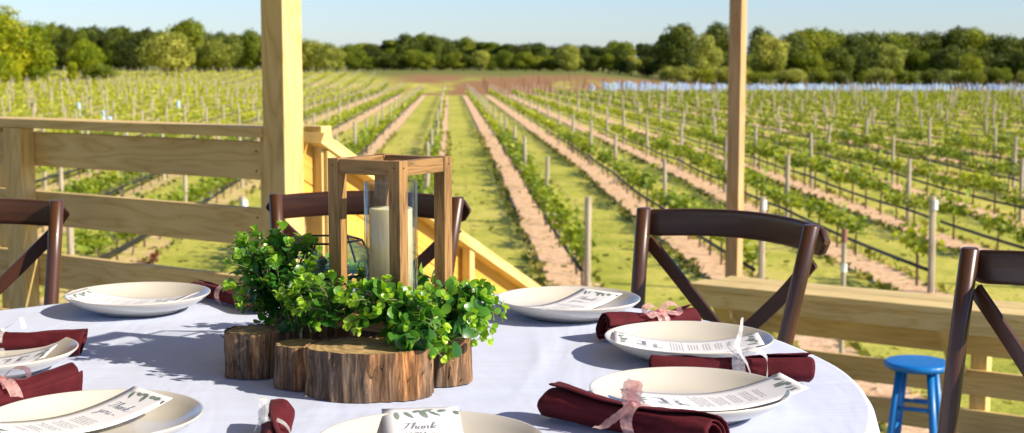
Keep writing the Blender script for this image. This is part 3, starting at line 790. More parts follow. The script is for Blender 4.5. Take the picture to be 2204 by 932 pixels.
# ================================================================ CHAIRS
def chair(name, label, pl, pr, seat_w=None):
    """pl, pr: tops of the left and right back posts (x, y, z=.90) as the sitter's back is seen from the table"""
    pl = Vector(pl); pr = Vector(pr); c = (pl + pr)/2; ax = (pr - pl); w = ax.length; ax.z = 0; ax.normalize()
    fwd = Vector((ax.y, -ax.x, 0))          # towards the seat front
    if fwd.dot(Vector((TC.x - c.x, TC.y - c.y, 0))) < 0: fwd = -fwd
    base = Vector((c.x, c.y, 0)) + fwd*.22
    root = thing(name, label, 'chair', base, 'dark wooden cross-back chairs')
    G = lambda a, f, z: Vector((c.x, c.y, 0)) + ax*a + fwd*f + UP*z
    W = M['walnut']; hw = w/2; H = pl.z
    for s in (-1, 1):
        mb = MB(); pts = [G(s*(hw*.80), .07, 0), G(s*hw*.80, .075, .22), G(s*hw*.80, .085, .45), G(s*hw*.86, .06, .60), G(s*hw*.94, .028, .76), G(s*hw, 0, H - .004), G(s*hw, 0, H)]
        mb.tube(pts, [.014, .016, .0175, .017, .0165, .0165, .0135], 16); p_ = mb.build('back_post', W, root, smooth=True)
        sc_ = MB(); q = G(s*hw, 0, H - .03) + fwd*.0155; sc_.tube([q - fwd*.004, q + fwd*.004], .0045, 8); sc_.build('screw_cap', W, p_, smooth=False)
    # curved top rail, bowed backwards, ends wrapping past the posts
    h = .062; n = 36; mb = MB(); prof = 12
    def railp(u, v):
        a = (u*2 - 1); x = a*(hw + .028)
        bow = -.016 - .072*(1 - a*a)
        e = max(0, (abs(a) - .86)/.14); hh = h/2*math.sqrt(max(0.02, 1 - e**2.2))
        zc = H - .008 - h/2 + .012*(1 - a*a) + e*.004
        th = .0105
        ang = 2*math.pi*v; cs, sn = math.cos(ang), math.sin(ang)
        fx = th*math.copysign(abs(cs)**.5, cs); zz = hh*math.copysign(abs(sn)**.45, sn)
        return G(x, bow + fx + .004*zz/h, zc + zz)
    mb.grid(railp, n, 20, uvscale=(w, .15))
    # caps at both rounded ends
    for u in (0, 1):
        ring = [mb.vert(railp(u, k/20)) for k in range(20)]; mb.face(ring if u else ring[::-1])
    mb.build('top_rail', W, root, smooth=True)
    # crossed flat straps
    for s in (-1, 1):
        mb = MB(); off = -.004*s
        pts = [G(s*(hw - .004), -.012, H - .075), G(s*(hw*.55), -.030 + off, H - .17), G(0, -.030 + off, H - .28), G(-s*hw*.45, -.004 + off, H - .36), G(-s*hw*.80, .055, H - .44)]
        sm = []
        for i in range(len(pts)-1):
            p0, p1, p2, p3 = pts[max(i-1,0)], pts[i], pts[i+1], pts[min(i+2, len(pts)-1)]
            for k in range(5):
                t = k/5; sm.append(0.5*((2*p1) + (p2-p0)*t + (2*p0-5*p1+4*p2-p3)*t*t + (3*p1-p0-3*p2+p3)*t**3))
        sm.append(pts[-1])
        rings = []
        for i, p in enumerate(sm):
            d = (sm[min(i+1, len(sm)-1)] - sm[max(i-1, 0)]).normalized()
            sw = d.cross(fwd).normalized(); nn = sw.cross(d)
            rings.append([mb.vert(p + sw*(.0155*a) + nn*(.0045*b_)) for a, b_ in ((-1,-1),(1,-1),(1,1),(-1,1))])
        for i, (a, b_) in enumerate(zip(rings, rings[1:])):
            for k in range(4): mb.face([a[k], a[(k+1) % 4], b_[(k+1) % 4], b_[k]], [(i*.03, k*.03), (i*.03, k*.03+.03), (i*.03+.03, k*.03+.03), (i*.03+.03, k*.03)])
        mb.face(rings[0][::-1]); mb.face(rings[-1])
        mb.build('cross_strap', W, root, bevel=.0015)
    # seat
    mb = MB()
    def seatp(u, v):
        a = u*2 - 1; f = .06 + v*.42; ww = hw*(.84 + .16*math.sin(math.pi*min(1, v*1.1)*.5))
        if v > .8: ww *= math.sqrt(max(0, 1 - ((v-.8)/.2)**2*.35))
        return G(a*ww, f, .455 - .012*(1-a*a)*math.sin(math.pi*v))
    mb.grid(seatp, 12, 12); mb.build('seat', W, root, smooth=True, solid=.03)
    for s in (-1, 1):
        mb = MB(); mb.tube([G(s*hw*.84, .44, .45), G(s*hw*.86, .45, .2), G(s*hw*.88, .46, 0)], [.018, .017, .014], 12); mb.build('front_leg', W, root, smooth=True)
        mb = MB(); mb.tube([G(s*hw*.80, .08, .20), G(s*hw*.86, .45, .22)], .010, 8); mb.build('stretcher', W, root, smooth=True)
    mb = MB(); mb.tube([G(-hw*.86, .45, .28), G(hw*.86, .45, .28)], .010, 8); mb.build('stretcher', W, root, smooth=True)
    return root

# ================================================================ TABLE
TZ = 0.75; TR = 0.865
def tfit():
    pts = [at(1498, 687, z=TZ), at(1670, 727, z=TZ), at(1841, 829, z=TZ), at(1874, 919, z=TZ), at(2, 668, z=TZ), at(1060, 631, z=TZ)]
    A = np.array([[2*p.x, 2*p.y, 1] for p in pts]); b_ = np.array([p.x**2 + p.y**2 for p in pts])
    s = np.linalg.lstsq(A, b_, rcond=None)[0]
    return Vector((s[0], s[1], 0)), math.sqrt(s[2] + s[0]**2 + s[1]**2)
TC, TR = tfit()
print('table', TC, TR)
tb = thing('round_table', 'round banquet table hidden under the white cloth', 'table', (TC.x, TC.y, 0))
mb = MB(); mb.lathe((TC.x, TC.y, 0), [(0, TZ - .004), (TR - .02, TZ - .004), (TR - .014, TZ - .012), (TR - .014, TZ - .028), (TR - .02, TZ - .032), (0, TZ - .032)], 72); mb.build('tabletop', M['weathered'], tb)
for k in range(4):
    a = R(45 + 90*k); mb = MB(); mb.tube([(TC.x + math.cos(a)*.45, TC.y + math.sin(a)*.45, TZ - .03), (TC.x + math.cos(a)*.5, TC.y + math.sin(a)*.5, 0)], .018, 10); mb.build('leg', M['leadmetal'], tb, smooth=True)

def cloth_mat():
    m, n, l, b = new_mat('white_tablecloth')
    tc = n.new('ShaderNodeTexCoord'); P = tc.outputs['Object']
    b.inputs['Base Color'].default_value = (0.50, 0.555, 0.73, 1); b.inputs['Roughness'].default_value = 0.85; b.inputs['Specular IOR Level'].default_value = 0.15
    b.inputs['Sheen Weight'].default_value = 0.15
    w1 = noise_node(n, l, mapping(n, l, P, (1.2, 7, 1), rot=(0, 0, .15)).outputs[0], 1.6, 4, .6, .4).outputs[0]
    w2 = noise_node(n, l, mapping(n, l, P, (5, 1.4, 1), rot=(0, 0, -.35)).outputs[0], 1.3, 3, .6, .6).outputs[0]
    w3 = noise_node(n, l, P, 420, 2, .5).outputs[0]
    a = N(n, 'ShaderNodeMath', operation='ADD'); l.new(w1, a.inputs[0]); l.new(w2, a.inputs[1])
    c = N(n, 'ShaderNodeMath', operation='MULTIPLY_ADD'); l.new(w3, c.inputs[0]); c.inputs[1].default_value = .02; l.new(a.outputs[0], c.inputs[2])
    bump(n, l, c.outputs[0], b, 0.5, 0.014)
    return m
M['cloth'] = cloth_mat()
mb = MB(); NA = 220
creases = []
for (pa, pb, amp, wd) in [((985, 778), (1180, 786), .0022, .006), ((1000, 792), (1170, 797), -.0018, .006), ((1152, 700), (1166, 800), .0020, .007), ((1110, 760), (1300, 770), .0012, .009), ((60, 735), (330, 742), .0015, .010), ((240, 690), (470, 700), .0014, .009), ((1640, 800), (1700, 900), .0018, .010), ((1130, 640), (1420, 700), .0012, .012), ((640, 880), (1050, 872), .0013, .012), ((430, 640), (470, 800), .0012, .010), ((1200, 700), (1100, 880), .0012, .011)]:
    creases.append((at(*pa, z=TZ), at(*pb, z=TZ), amp, wd))
def cloth_h(x, y):
    z = 0.0012*noise.noise(Vector((x*5, y*7, 1))) + 0.0010*noise.noise(Vector((x*13 + y*3, y*17, 4)))
    for a, b_, amp, wd in creases:
        ab = b_ - a; p = Vector((x - a.x, y - a.y, 0)); t = max(0, min(1, p.dot(ab)/ab.length_squared))
        d = (p - ab*t).length
        if d < wd*4: z += amp*math.exp(-(d/wd)**2)*(1 - abs(2*t-1)**3)
    return z
radii = list(np.linspace(0.0, TR, 150)[1:]) ; drop = [(TR + .006*(1 - math.cos(t)), -.006*math.sin(t)*1.6) for t in np.linspace(.3, math.pi/2, 4)]
zd = np.linspace(.02, .55, 26)
rings = []
cen = mb.vert((TC.x, TC.y, TZ + cloth_h(TC.x, TC.y)))
for r in radii:
    rg = []
    for k in range(NA):
        a = 2*math.pi*k/NA; x, y = TC.x + r*math.cos(a), TC.y + r*math.sin(a)
        rg.append(mb.vert((x, y, TZ + cloth_h(x, y))))
    rings.append(rg)
for r, dz in drop:
    rings.append([mb.vert((TC.x + r*math.cos(2*math.pi*k/NA), TC.y + r*math.sin(2*math.pi*k/NA), TZ + dz)) for k in range(NA)])
for d in zd:
    rg = []
    for k in range(NA):
        a = 2*math.pi*k/NA; f = min(1, d/.35)
        w = (math.sin(a*15 + 1.2*math.sin(a*4))*.032 + math.sin(a*27 + 2)*.008)*f**1.2
        r = TR + .009 + w + .045*f
        rg.append(mb.vert((TC.x + r*math.cos(a), TC.y + r*math.sin(a), TZ - .012 - d)))
    rings.append(rg)
for k in range(NA): mb.face([cen, rings[0][k], rings[0][(k+1) % NA]])
for a, b_ in zip(rings, rings[1:]):
    for k in range(NA): mb.face([a[k], a[(k+1) % NA], b_[(k+1) % NA], b_[k]][::-1])
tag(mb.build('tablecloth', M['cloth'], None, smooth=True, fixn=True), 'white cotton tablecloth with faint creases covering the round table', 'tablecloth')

# chairs round it
CH = .90
chair('crossback_chair', 'dark wooden chair facing the camera right behind the lantern', at(593, 417, z=CH), at(985, 424, z=CH))
chair('crossback_chair', 'dark wooden chair in front of the slim post, its cross-back open to the field', at(1386, 447, z=CH), at(1747, 484, z=CH))
p3 = at(2088, 533, z=CH); chair('crossback_chair', 'dark wooden chair cut by the right edge of the photo, seen half side-on', p3, p3 + Vector((.165, -.40, 0)))
p4 = at(122, 431, z=CH); chair('crossback_chair', 'dark wooden chair at the left edge of the photo in front of the board railing', p4 + Vector((-.405, -.16, 0)), p4)
# ================================================================ PLACE SETTINGS
def smooth_path(pts, k=6):
    pts = [Vector(p) for p in pts]; out = []
    for i in range(len(pts)-1):
        p0, p1, p2, p3 = pts[max(i-1,0)], pts[i], pts[i+1], pts[min(i+2, len(pts)-1)]
        for j in range(k):
            t = j/k; out.append(0.5*((2*p1) + (p2-p0)*t + (2*p0-5*p1+4*p2-p3)*t*t + (3*p1-p0-3*p2+p3)*t**3))
    out.append(pts[-1]); return out

# thin ribbons of ink on a card: u across (m), v along (m, 0 = bottom, top = CL)
CW, CL = .098, .236
SCRIPT = [  # "Thank you" as pen strokes, letter units
 [(0.0,.82),(0.1,.98),(.35,1.08),(.8,1.02),(1.1,1.12)], [(.66,1.04),(.52,.55),(.34,.1),(.12,0),(.02,.16)],
 [(.82,.1),(1.1,.6),(1.22,1.05),(1.12,1.12),(1.0,.6),(.92,0)], [(.93,.1),(1.14,.5),(1.3,.45),(1.25,.1),(1.38,.02),(1.5,.1)],
 [(1.78,.42),(1.6,.5),(1.46,.2),(1.56,.01),(1.74,.2),(1.84,.5),(1.76,.1),(1.88,.02),(1.98,.12)],
 [(2.02,.5),(1.97,0)], [(1.97,.15),(2.15,.5),(2.3,.42),(2.27,.08),(2.4,.02)],
 [(2.45,.1),(2.75,.7),(2.84,1.1),(2.7,1.08),(2.6,.5),(2.55,0)], [(2.6,.25),(2.85,.5),(2.88,.36),(2.65,.27),(2.85,.04),(3.3,.05),(3.7,.3)],
 [(.55,-.75),(.6,-1.1),(.75,-1.15),(.93,-.8)], [(.95,-.75),(.88,-1.25),(.7,-1.8),(.45,-1.75),(.6,-1.45),(1.05,-1.18)],
 [(1.38,-.75),(1.18,-.95),(1.24,-1.23),(1.46,-1.16),(1.52,-.9),(1.38,-.75),(1.62,-.82)],
 [(1.75,-.75),(1.75,-1.13),(1.9,-1.22),(2.08,-.95),(2.13,-.75),(2.1,-1.15),(2.28,-1.23),(2.7,-1.0),(3.1,-1.1)],
]
M['paper'] = plain('card_paper', (0.74, 0.74, 0.77), 0.6)
M['ink'] = plain('dark_ink', (0.14, 0.16, 0.22), 0.6)
M['greyink'] = plain('grey_ink', (0.30, 0.32, 0.36), 0.6)
M['sage'] = plain('sage_print', (0.17, 0.22, 0.19), 0.6, var=.35, vscale=60)
def card(label, top_px, bot_px, zc=TZ + .0180, lift_top=.017, lift_bot=.017, shift=0.0, roll=0.0):
    a = at(*top_px, z=zc + .008); b_ = at(*bot_px, z=zc + .008)
    d = (a - b_); d.z = 0; d.normalize(); s = Vector((d.y, -d.x, 0))
    top = Vector((a.x, a.y, 0)) + d*shift
    root = thing('menu_card', label, 'card', (top.x, top.y, zc), 'menu cards on the plates')
    def pos(u, v, off=0.0):
        t = v/CL; q = 2*t - 1
        z = zc + (lift_top if q > 0 else lift_bot)*abs(q)**1.9 + roll*u + off
        p = top - d*(CL - v) + s*u
        return Vector((p.x, p.y, z))
    mb = MB(); mb.grid(lambda u, v: pos((u-.5)*CW, v*CL), 6, 30); mb.build('paper', M['paper'], root, smooth=True, solid=.0005)
    def stroke(mb, pts, w, off=.0007):
        sm = smooth_path([(p[0], p[1], 0) for p in pts], 5); L = R_ = None
        for i, p in enumerate(sm):
            t = (sm[min(i+1, len(sm)-1)] - sm[max(i-1, 0)])
            if t.length < 1e-9: continue
            t.normalize(); ww = w*(.45 + 1.0*max(0, -t.y)) if w > .0004 else w
            nx, ny = -t.y*ww, t.x*ww
            l_, r_ = mb.vert(pos(p.x+nx, p.y+ny, off)), mb.vert(pos(p.x-nx, p.y-ny, off))
            if L is not None: mb.face([L, R_, r_, l_])
            L, R_ = l_, r_
    rg = random.Random(sum(map(ord, label)))
    mb = MB(); sc_ = .0148
    for st_ in SCRIPT: stroke(mb, [((x + .12*y - 1.85)*sc_, CL - .052 + y*sc_*.95) for x, y in st_], .00062)
    mb.build('thank_you_writing', M['ink'], root)
    mb = MB(); v = CL - .092
    for block, nl in ((.034, 5), (.026, 4), (.030, 3), (.026, 3), (.022, 2)):
        for k in range(nl):
            wdt = block*rg.uniform(.6, 1.0); u = -wdt
            while u < wdt - .002:
                lw = rg.uniform(.003, .008); pts = []; x = u; j = 0
                while x < min(u + lw, wdt): pts.append((x, v + (.0009 if j % 2 else -.0007)*rg.uniform(.5, 1.2))); x += .0007; j += 1
                if len(pts) > 2: stroke(mb, pts, .00028)
                u += lw + .0018
            v -= .0046
        v -= .0055
    mb.build('small_print', M['greyink'], root)
    mb = MB()
    def pleaf(u, v, ang, L, W):
        n = 10; idx = []
        c, s_ = math.cos(ang), math.sin(ang)
        for k in range(n):
            t = 2*math.pi*k/n; x = (math.cos(t)*.5 + .5)*L; y = math.sin(t)*W*.5*(1 - .25*math.cos(t))
            idx.append(mb.vert(pos(max(-CW/2+.0005, min(CW/2-.0005, u + x*c - y*s_)), max(.0005, min(CL-.0005, v + x*s_ + y*c)), .0007)))
        mb.face(idx)
    for base_v, dirn in ((CL - .009, -1), (.009, 1)):
        for k in range(9):
            u = -.042 + k*.0105
            stroke(mb, [(u, base_v), (u + .005, base_v + dirn*.002), (u + .0105, base_v)], .00018)
            if k in (1, 2, 4, 5, 6, 8, 3): pleaf(u, base_v + dirn*.001, rg.uniform(-.9, .9) + (math.pi if k % 2 else 0)*0 + dirn*.6, rg.uniform(.010, .019), rg.uniform(.004, .0075))
        pleaf(.0, base_v, dirn*1.1, .018, .008)
    mb.build('printed_leaves', M['sage'], root)
    return root

PR = .135
PROF_IN = [(0, .0085), (.06, .0085), (.082, .0095), (.098, .0135), (.112, .0200), (.124, .0275), (.1335, .0345), (.1350, .0352)]
PROF_OUT = [(.1362, .0345), (.1355, .0322), (.125, .0235), (.112, .0155), (.098, .0095), (.085, .0055), (.080, .0010), (.0765, .0005), (.074, .0035), (0, .004)]
def plate(label, px, back_y, dx=0.0, r=PR):
    rim = at(px, back_y, z=TZ + .0355); c = Vector((rim.x*(rim.y - r)/rim.y + dx, rim.y - r, TZ + .001))
    mb = MB(); k = r/PR; mb.lathe(c, [(a*k, z) for a, z in PROF_IN + PROF_OUT], 112)
    o = mb.build('dinner_plate', M['ceramic'], None, smooth=True, fixn=True)
    return tag(o, label, 'plate', 'cream dinner plates'), c
plates = {}
for key, lab, px, by in [
    ('front', 'cream plate at the bottom middle of the photo, cut by its lower edge', 925, 884),
    ('near_right', 'cream plate nearest on the right, between the two red napkins at the front right', 1484, 790),
    ('mid_right', 'cream plate in the middle of the three on the right, under the white ribbon', 1483, 691),
    ('far_right', 'cream plate farthest on the right, in front of the left post of the right chair', 1223, 616),
    ('far_left', 'cream plate farthest on the left, left of the greenery', 297, 607),
    ('mid_left', 'cream plate cut by the left edge of the photo, between two red napkins', -30, 717),
    ('near_left', 'large looking cream plate at the bottom left corner of the photo', 200, 838)]:
    plates[key] = plate(lab, px, by)[1]
card('menu card lying on the plate at the bottom middle, Thank at its top edge', (904, 899), (958, 1100), lift_top=.021)
card('menu card on the near right plate, reaching over its rim on the right', (1356, 862), (1722, 842), lift_bot=.024, lift_top=.013)
card('menu card on the middle right plate behind the white bow', (1322, 736), (1645, 740), lift_bot=.017)
card('menu card on the farthest right plate', (1296, 636), (1140, 668))
card('menu card on the farthest left plate, left of the greenery', (408, 647), (165, 639))
card('menu card on the plate cut by the left edge', (112, 772), (-240, 780), lift_top=.021)
card('menu card with Thank you turned to the camera on the bottom left plate', (330, 866), (-40, 936), lift_top=.022)

# ---- napkins
def fabric_mat():
    m, n, l, b = new_mat('burgundy_napkin')
    tc = n.new('ShaderNodeTexCoord')
    b.inputs['Base Color'].default_value = (0.10, 0.009, 0.014, 1); b.inputs['Roughness'].default_value = 0.8; b.inputs['Specular IOR Level'].default_value = .2
    b.inputs['Sheen Weight'].default_value = 0.08; b.inputs['Sheen Roughness'].default_value = .4; b.inputs['Sheen Tint'].default_value = (.9, .3, .3, 1)
    t = noise_node(n, l, tc.outputs['Object'], 700, 2, .6); t2 = noise_node(n, l, tc.outputs['Object'], 30, 4, .6)
    a = N(n, 'ShaderNodeMath', operation='MULTIPLY_ADD'); l.new(t2.outputs[0], a.inputs[0]); a.inputs[1].default_value = 3.0; l.new(t.outputs[0], a.inputs[2])
    bump(n, l, a.outputs[0], b, .5, .0012)
    r = ramp(n, [(.3, (.060, .005, .009)), (.7, (.100, .009, .015))]); l.new(t2.outputs[0], r.inputs[0]); l.new(r.outputs[0], b.inputs['Base Color'])
    return m
M['napkin'] = fabric_mat()
def sheer(name, col):
    m, n, l, b = new_mat(name)
    b.inputs['Base Color'].default_value = (*col, 1); b.inputs['Roughness'].default_value = .35; b.inputs['Sheen Weight'].default_value = .5
    tr_ = n.new('ShaderNodeBsdfTransparent'); tr_.inputs[0].default_value = (*[min(1, c*.6 + .4) for c in col], 1)
    tl = n.new('ShaderNodeBsdfTranslucent'); tl.inputs[0].default_value = (*col, 1)
    m1 = n.new('ShaderNodeMixShader'); m1.inputs[0].default_value = .35; l.new(b.outputs[0], m1.inputs[1]); l.new(tl.outputs[0], m1.inputs[2])
    tc = n.new('ShaderNodeTexCoord'); t = noise_node(n, l, tc.outputs['Object'], 160, 3, .6)
    mr = n.new('ShaderNodeMapRange'); l.new(t.outputs[0], mr.inputs[0]); mr.inputs[1].default_value = .35; mr.inputs[2].default_value = .65; mr.inputs[3].default_value = .45; mr.inputs[4].default_value = .85
    m2 = n.new('ShaderNodeMixShader'); l.new(mr.outputs[0], m2.inputs[0]); l.new(tr_.outputs[0], m2.inputs[1]); l.new(m1.outputs[0], m2.inputs[2])
    l.new(m2.outputs[0], n['Material Output'].inputs['Surface']); return m
M['rib_pink'] = sheer('pink_organza', (.84, .50, .48)); M['rib_white'] = sheer('white_organza', (.85, .85, .86))
def strip(mb, pts, w, wd, k=7, twist=0.0):
    sm = smooth_path(pts, k); L = R_ = None; wd = Vector(wd).normalized()
    for i, p in enumerate(sm):
        d = (sm[min(i+1, len(sm)-1)] - sm[max(i-1, 0)]).normalized()
        s = (wd - d*wd.dot(d)); s = s.normalized() if s.length > 1e-3 else basis(d)[1]
        if twist: s = Matrix.Rotation(twist*i/len(sm), 3, d) @ s
        ww = w*(1 + .10*math.sin(i*1.7))/2
        q = [mb.vert(p + s*ww), mb.vert(p - s*ww)]
        if L is not None: mb.face([L, R_, q[1], q[0]])
        L, R_ = q
def napkin(label, pa, pb, ra, rb, rt, tie, ribbon, style, seed, z0=TZ, lift=0.0, turn=0.0):
    """rolled napkin from pixel pa to pb (table contact under the axis), ends ra, rb, waist rt at fraction tie"""
    A = at(*pa, z=z0 + ra); B = at(*pb, z=z0 + rb)
    A.z = z0 + ra + .001 + lift; B.z = z0 + rb + .001 + lift
    ax = B - A; L = ax.length; d = ax.normalized(); s = Vector((-d.y, d.x, 0)).normalized(); u_ = s.cross(d); 
    if u_.z < 0: u_ = -u_
    rg = random.Random(seed); ph = [rg.uniform(0, 6.28) for _ in range(6)]
    root = thing('napkin', label, 'napkin', (A.x, A.y, z0), 'rolled burgundy napkins')
    TURN = 2.6
    def rad(v):
        if v < tie: t = v/tie; return ra + (rt - ra)*(t**2.2*(3 - 2*t)/(1.0)) if t < 1 else rt
        t = (1 - v)/(1 - tie); return rb + (rt - rb)*(t**2.2*(3 - 2*t))
    def f(uu, v):
        ang = uu*TURN*2*math.pi; base = turn + .9*math.sin(v*2.2 + ph[0]); th = base - ang
        r = rad(v); pinch = math.exp(-((v - tie)/.16)**2)
        inner = 1 - .60*uu
        k = 1 + (.10*math.sin(3*th + ph[1] + v*5) + .07*math.sin(5*th + ph[2] - v*4))*(.45 + 1.5*pinch) + .05*math.sin(2*th + ph[3] + 7*v)
        k += .09*noise.noise(Vector((math.cos(th)*1.6, math.sin(th)*1.6, v*6 + seed))) + .035*noise.noise(Vector((math.cos(th)*4, math.sin(th)*4, v*16 + seed)))
        rr = r*inner*k*(1 + .045*(1 - uu*TURN if uu*TURN < 1 else 0))
        endw = .006*math.sin(th*1.0 + ph[4])*(1 if v > .5 else -1)*(abs(v - .5)*2)**6*1.0 - uu*.004*(1 if v > .5 else -1)*(abs(v-.5)*2)**8
        p = A + d*(L*v + endw) + s*(rr*math.cos(th)*1.06) + u_*(rr*math.sin(th)*.94)
        zc = A.z + (B.z - A.z)*v - (r - (ra*(1-v) + rb*v))*(-1)*0
        # rest on the table: sink the waist only a little
        p.z += -(ra*(1-v) + rb*v - r)*.45
        p.z = max(p.z, z0 + .0012)
        return p
    mb = MB(); mb.grid(f, 110, 44); mb.build('cloth_roll', M['napkin'], root, smooth=True, solid=.0016)
    mat = M['rib_pink'] if ribbon == 'pink' else M['rib_white']
    c = A + ax*tie; c.z += -((ra*(1-tie) + rb*tie) - rt)*.45
    mb = MB(); R0 = rt*1.22
    wid = .019
    mb.grid(lambda uu, v: c + d*((v-.5)*wid + .002*math.sin(uu*12)) + s*(R0*1.06*math.cos(uu*2*math.pi)) + u_*max(-R0*.9, (R0*math.sin(uu*2*math.pi))), 30, 4, wrap_u=True)
    band = mb.build('ribbon_band', mat, root, smooth=True)
    top = c + u_*R0 - s*0.2*R0
    if style:
        mb = MB(); k0 = top + s*(-.006); f0 = -s if (-s).y < 0 else s      # f0 points to the camera side
        if style == 'bow':
            for sg in (-1, 1):
                strip(mb, [k0, k0 + d*sg*.018 + UP*.012, k0 + d*sg*.036 + UP*.008 + f0*.004, k0 + d*sg*.034 - UP*.004 + f0*.010, k0 + d*sg*.014 - UP*.002 + f0*.006, k0], .014, s + UP*.5)
            strip(mb, [k0, k0 + f0*.014 + d*.004 - UP*.008, k0 + f0*.020 + d*.006 - UP*.026], .010, d)
        elif style == 'tall':
            strip(mb, [k0, k0 + UP*.016 - d*.004, k0 + UP*.036 + d*.001, k0 + UP*.058 + d*.003], .012, d + s*.4, twist=.9)
            strip(mb, [k0, k0 + d*.016 + UP*.012 + f0*.002, k0 + d*.036 + UP*.004 + f0*.012, k0 + d*.040 - UP*.014 + f0*.020, k0 + d*.038 - UP*.034 + f0*.024], .014, s + UP*.4)
            strip(mb, [k0, k0 - d*.016 + UP*.010, k0 - d*.014 + UP*.020, k0 - d*.002 + UP*.010, k0 + d*.01 - UP*.008 + f0*.018, k0 + d*.018 - UP*.028 + f0*.024], .013, s + UP*.3)
        elif style == 'loop':
            strip(mb, [k0 + f0*.004, k0 - d*.005 + UP*.008, k0 - d*.008 + UP*.018 - f0*.003, k0 - d*.002 + UP*.024 - f0*.005, k0 + d*.002 + UP*.014, k0], .021, d + s*.2)
            strip(mb, [k0 + f0*.006, k0 - d*.012 + f0*.018 - UP*.014, k0 - d*.026 + f0*.026 - UP*.026, k0 - d*.040 + f0*.030 - UP*.030], .014, d + UP*.2)
        elif style == 'tails':
            strip(mb, [k0, k0 + d*.012 + UP*.016, k0 + d*.026 + UP*.020, k0 + d*.034 + UP*.004], .012, s + UP*.4, twist=.7)
            strip(mb, [k0, k0 - d*.016 + UP*.010, k0 - d*.030 + UP*.020, k0 - d*.036 + UP*.002], .012, s + UP*.4, twist=.7)
        mb.m = 0
        mb.tube([k0 - d*.005, k0, k0 + d*.005], [.003, .0055, .003], 8)
        mb.build('ribbon_bow', mat, root, smooth=True)
    return root
napkin('rolled burgundy napkin with a salmon pink ribbon slanting down at the front right', (1182, 862), (1546, 938), .0265, .0240, .0185, .545, 'pink', 'loop', 1, turn=1.2)
napkin('rolled burgundy napkin with a big white organza bow below the middle right plate', (1404, 790), (1745, 795), .0215, .0235, .0180, .55, 'white', 'tall', 2, turn=.6)
napkin('rolled burgundy napkin with a small pink bow between the far and middle right plates', (1296, 706), (1492, 684), .0240, .0215, .0180, .58, 'pink', 'bow', 3, turn=2.0)
napkin('burgundy napkin pointing at the camera with white ribbon, left of the bottom middle plate', (594, 892), (572, 1010), .0205, .022, .0175, .42, 'white', 'tails', 4, turn=1.0)
napkin('rolled burgundy napkin between the two lower left plates, its pink ribbon half cut off', (160, 814), (-130, 882), .027, .023, .0175, .52, 'pink', 'bow', 5, turn=1.2)
napkin('rolled burgundy napkin above the plate cut by the left edge', (182, 733), (-110, 742), .025, .022, .0170, .62, 'white', 'tails', 6, turn=1.6)
napkin('rolled burgundy napkin behind the greenery with a pink ribbon, right of the far left plate', (420, 619), (560, 652), .018, .021, .017, .50, 'pink', None, 7, turn=.5)

# ================================================================ CENTREPIECE
def bark_mat():
    m, n, l, b = new_mat('log_bark')
    tc = n.new('ShaderNodeTexCoord'); P = tc.outputs['Object']
    a = noise_node(n, l, mapping(n, l, P, (1, 1, .09)).outputs[0], 125, 6, .7, .8)
    c = noise_node(n, l, mapping(n, l, P, (1, 1, .22)).outputs[0], 22, 3, .5)
    r = ramp(n, [(.30, (.028, .018, .012)), (.44, (.11, .070, .043)), (.56, (.24, .155, .098)), (.68, (.42, .30, .20))]); l.new(a.outputs[0], r.inputs[0])
    r2 = ramp(n, [(.42, (.72, .74, .78)), (.58, (1.15, .90, .62)), (.68, (1.7, 1.15, .60))]); l.new(c.outputs[0], r2.inputs[0])
    mx = n.new('ShaderNodeMixRGB'); mx.blend_type = 'MULTIPLY'; mx.inputs[0].default_value = 1; l.new(r.outputs[0], mx.inputs[1]); l.new(r2.outputs[0], mx.inputs[2])
    l.new(mx.outputs[0], b.inputs['Base Color']); b.inputs['Roughness'].default_value = .9
    bump(n, l, a.outputs[0], b, .9, .003); return m
def cut_mat():
    m, n, l, b = new_mat('sawn_end_grain')
    tc = n.new('ShaderNodeTexCoord'); P = tc.outputs['Object']
    w = n.new('ShaderNodeTexWave'); w.wave_type = 'RINGS'; w.rings_direction = 'SPHERICAL'; w.inputs['Scale'].default_value = 42; w.inputs['Distortion'].default_value = 3.0; w.inputs['Detail'].default_value = 2; l.new(P, w.inputs['Vector'])
    t = noise_node(n, l, P, 60, 5, .6)
    r = ramp(n, [(0, (.36, .24, .10)), (1, (.50, .37, .18))]); l.new(w.outputs[1], r.inputs[0])
    r2 = ramp(n, [(.3, (.55, .5, .45)), (.65, (1.05, 1.02, .95))]); l.new(t.outputs[0], r2.inputs[0])
    mx = n.new('ShaderNodeMixRGB'); mx.blend_type = 'MULTIPLY'; mx.inputs[0].default_value = 1; l.new(r.outputs[0], mx.inputs[1]); l.new(r2.outputs[0], mx.inputs[2])
    l.new(mx.outputs[0], b.inputs['Base Color']); b.inputs['Roughness'].default_value = .85; bump(n, l, t.outputs[0], b, .4, .001); return m
M['bark_log'] = bark_mat(); M['endgrain'] = cut_mat()
LOGZ = TZ + .070
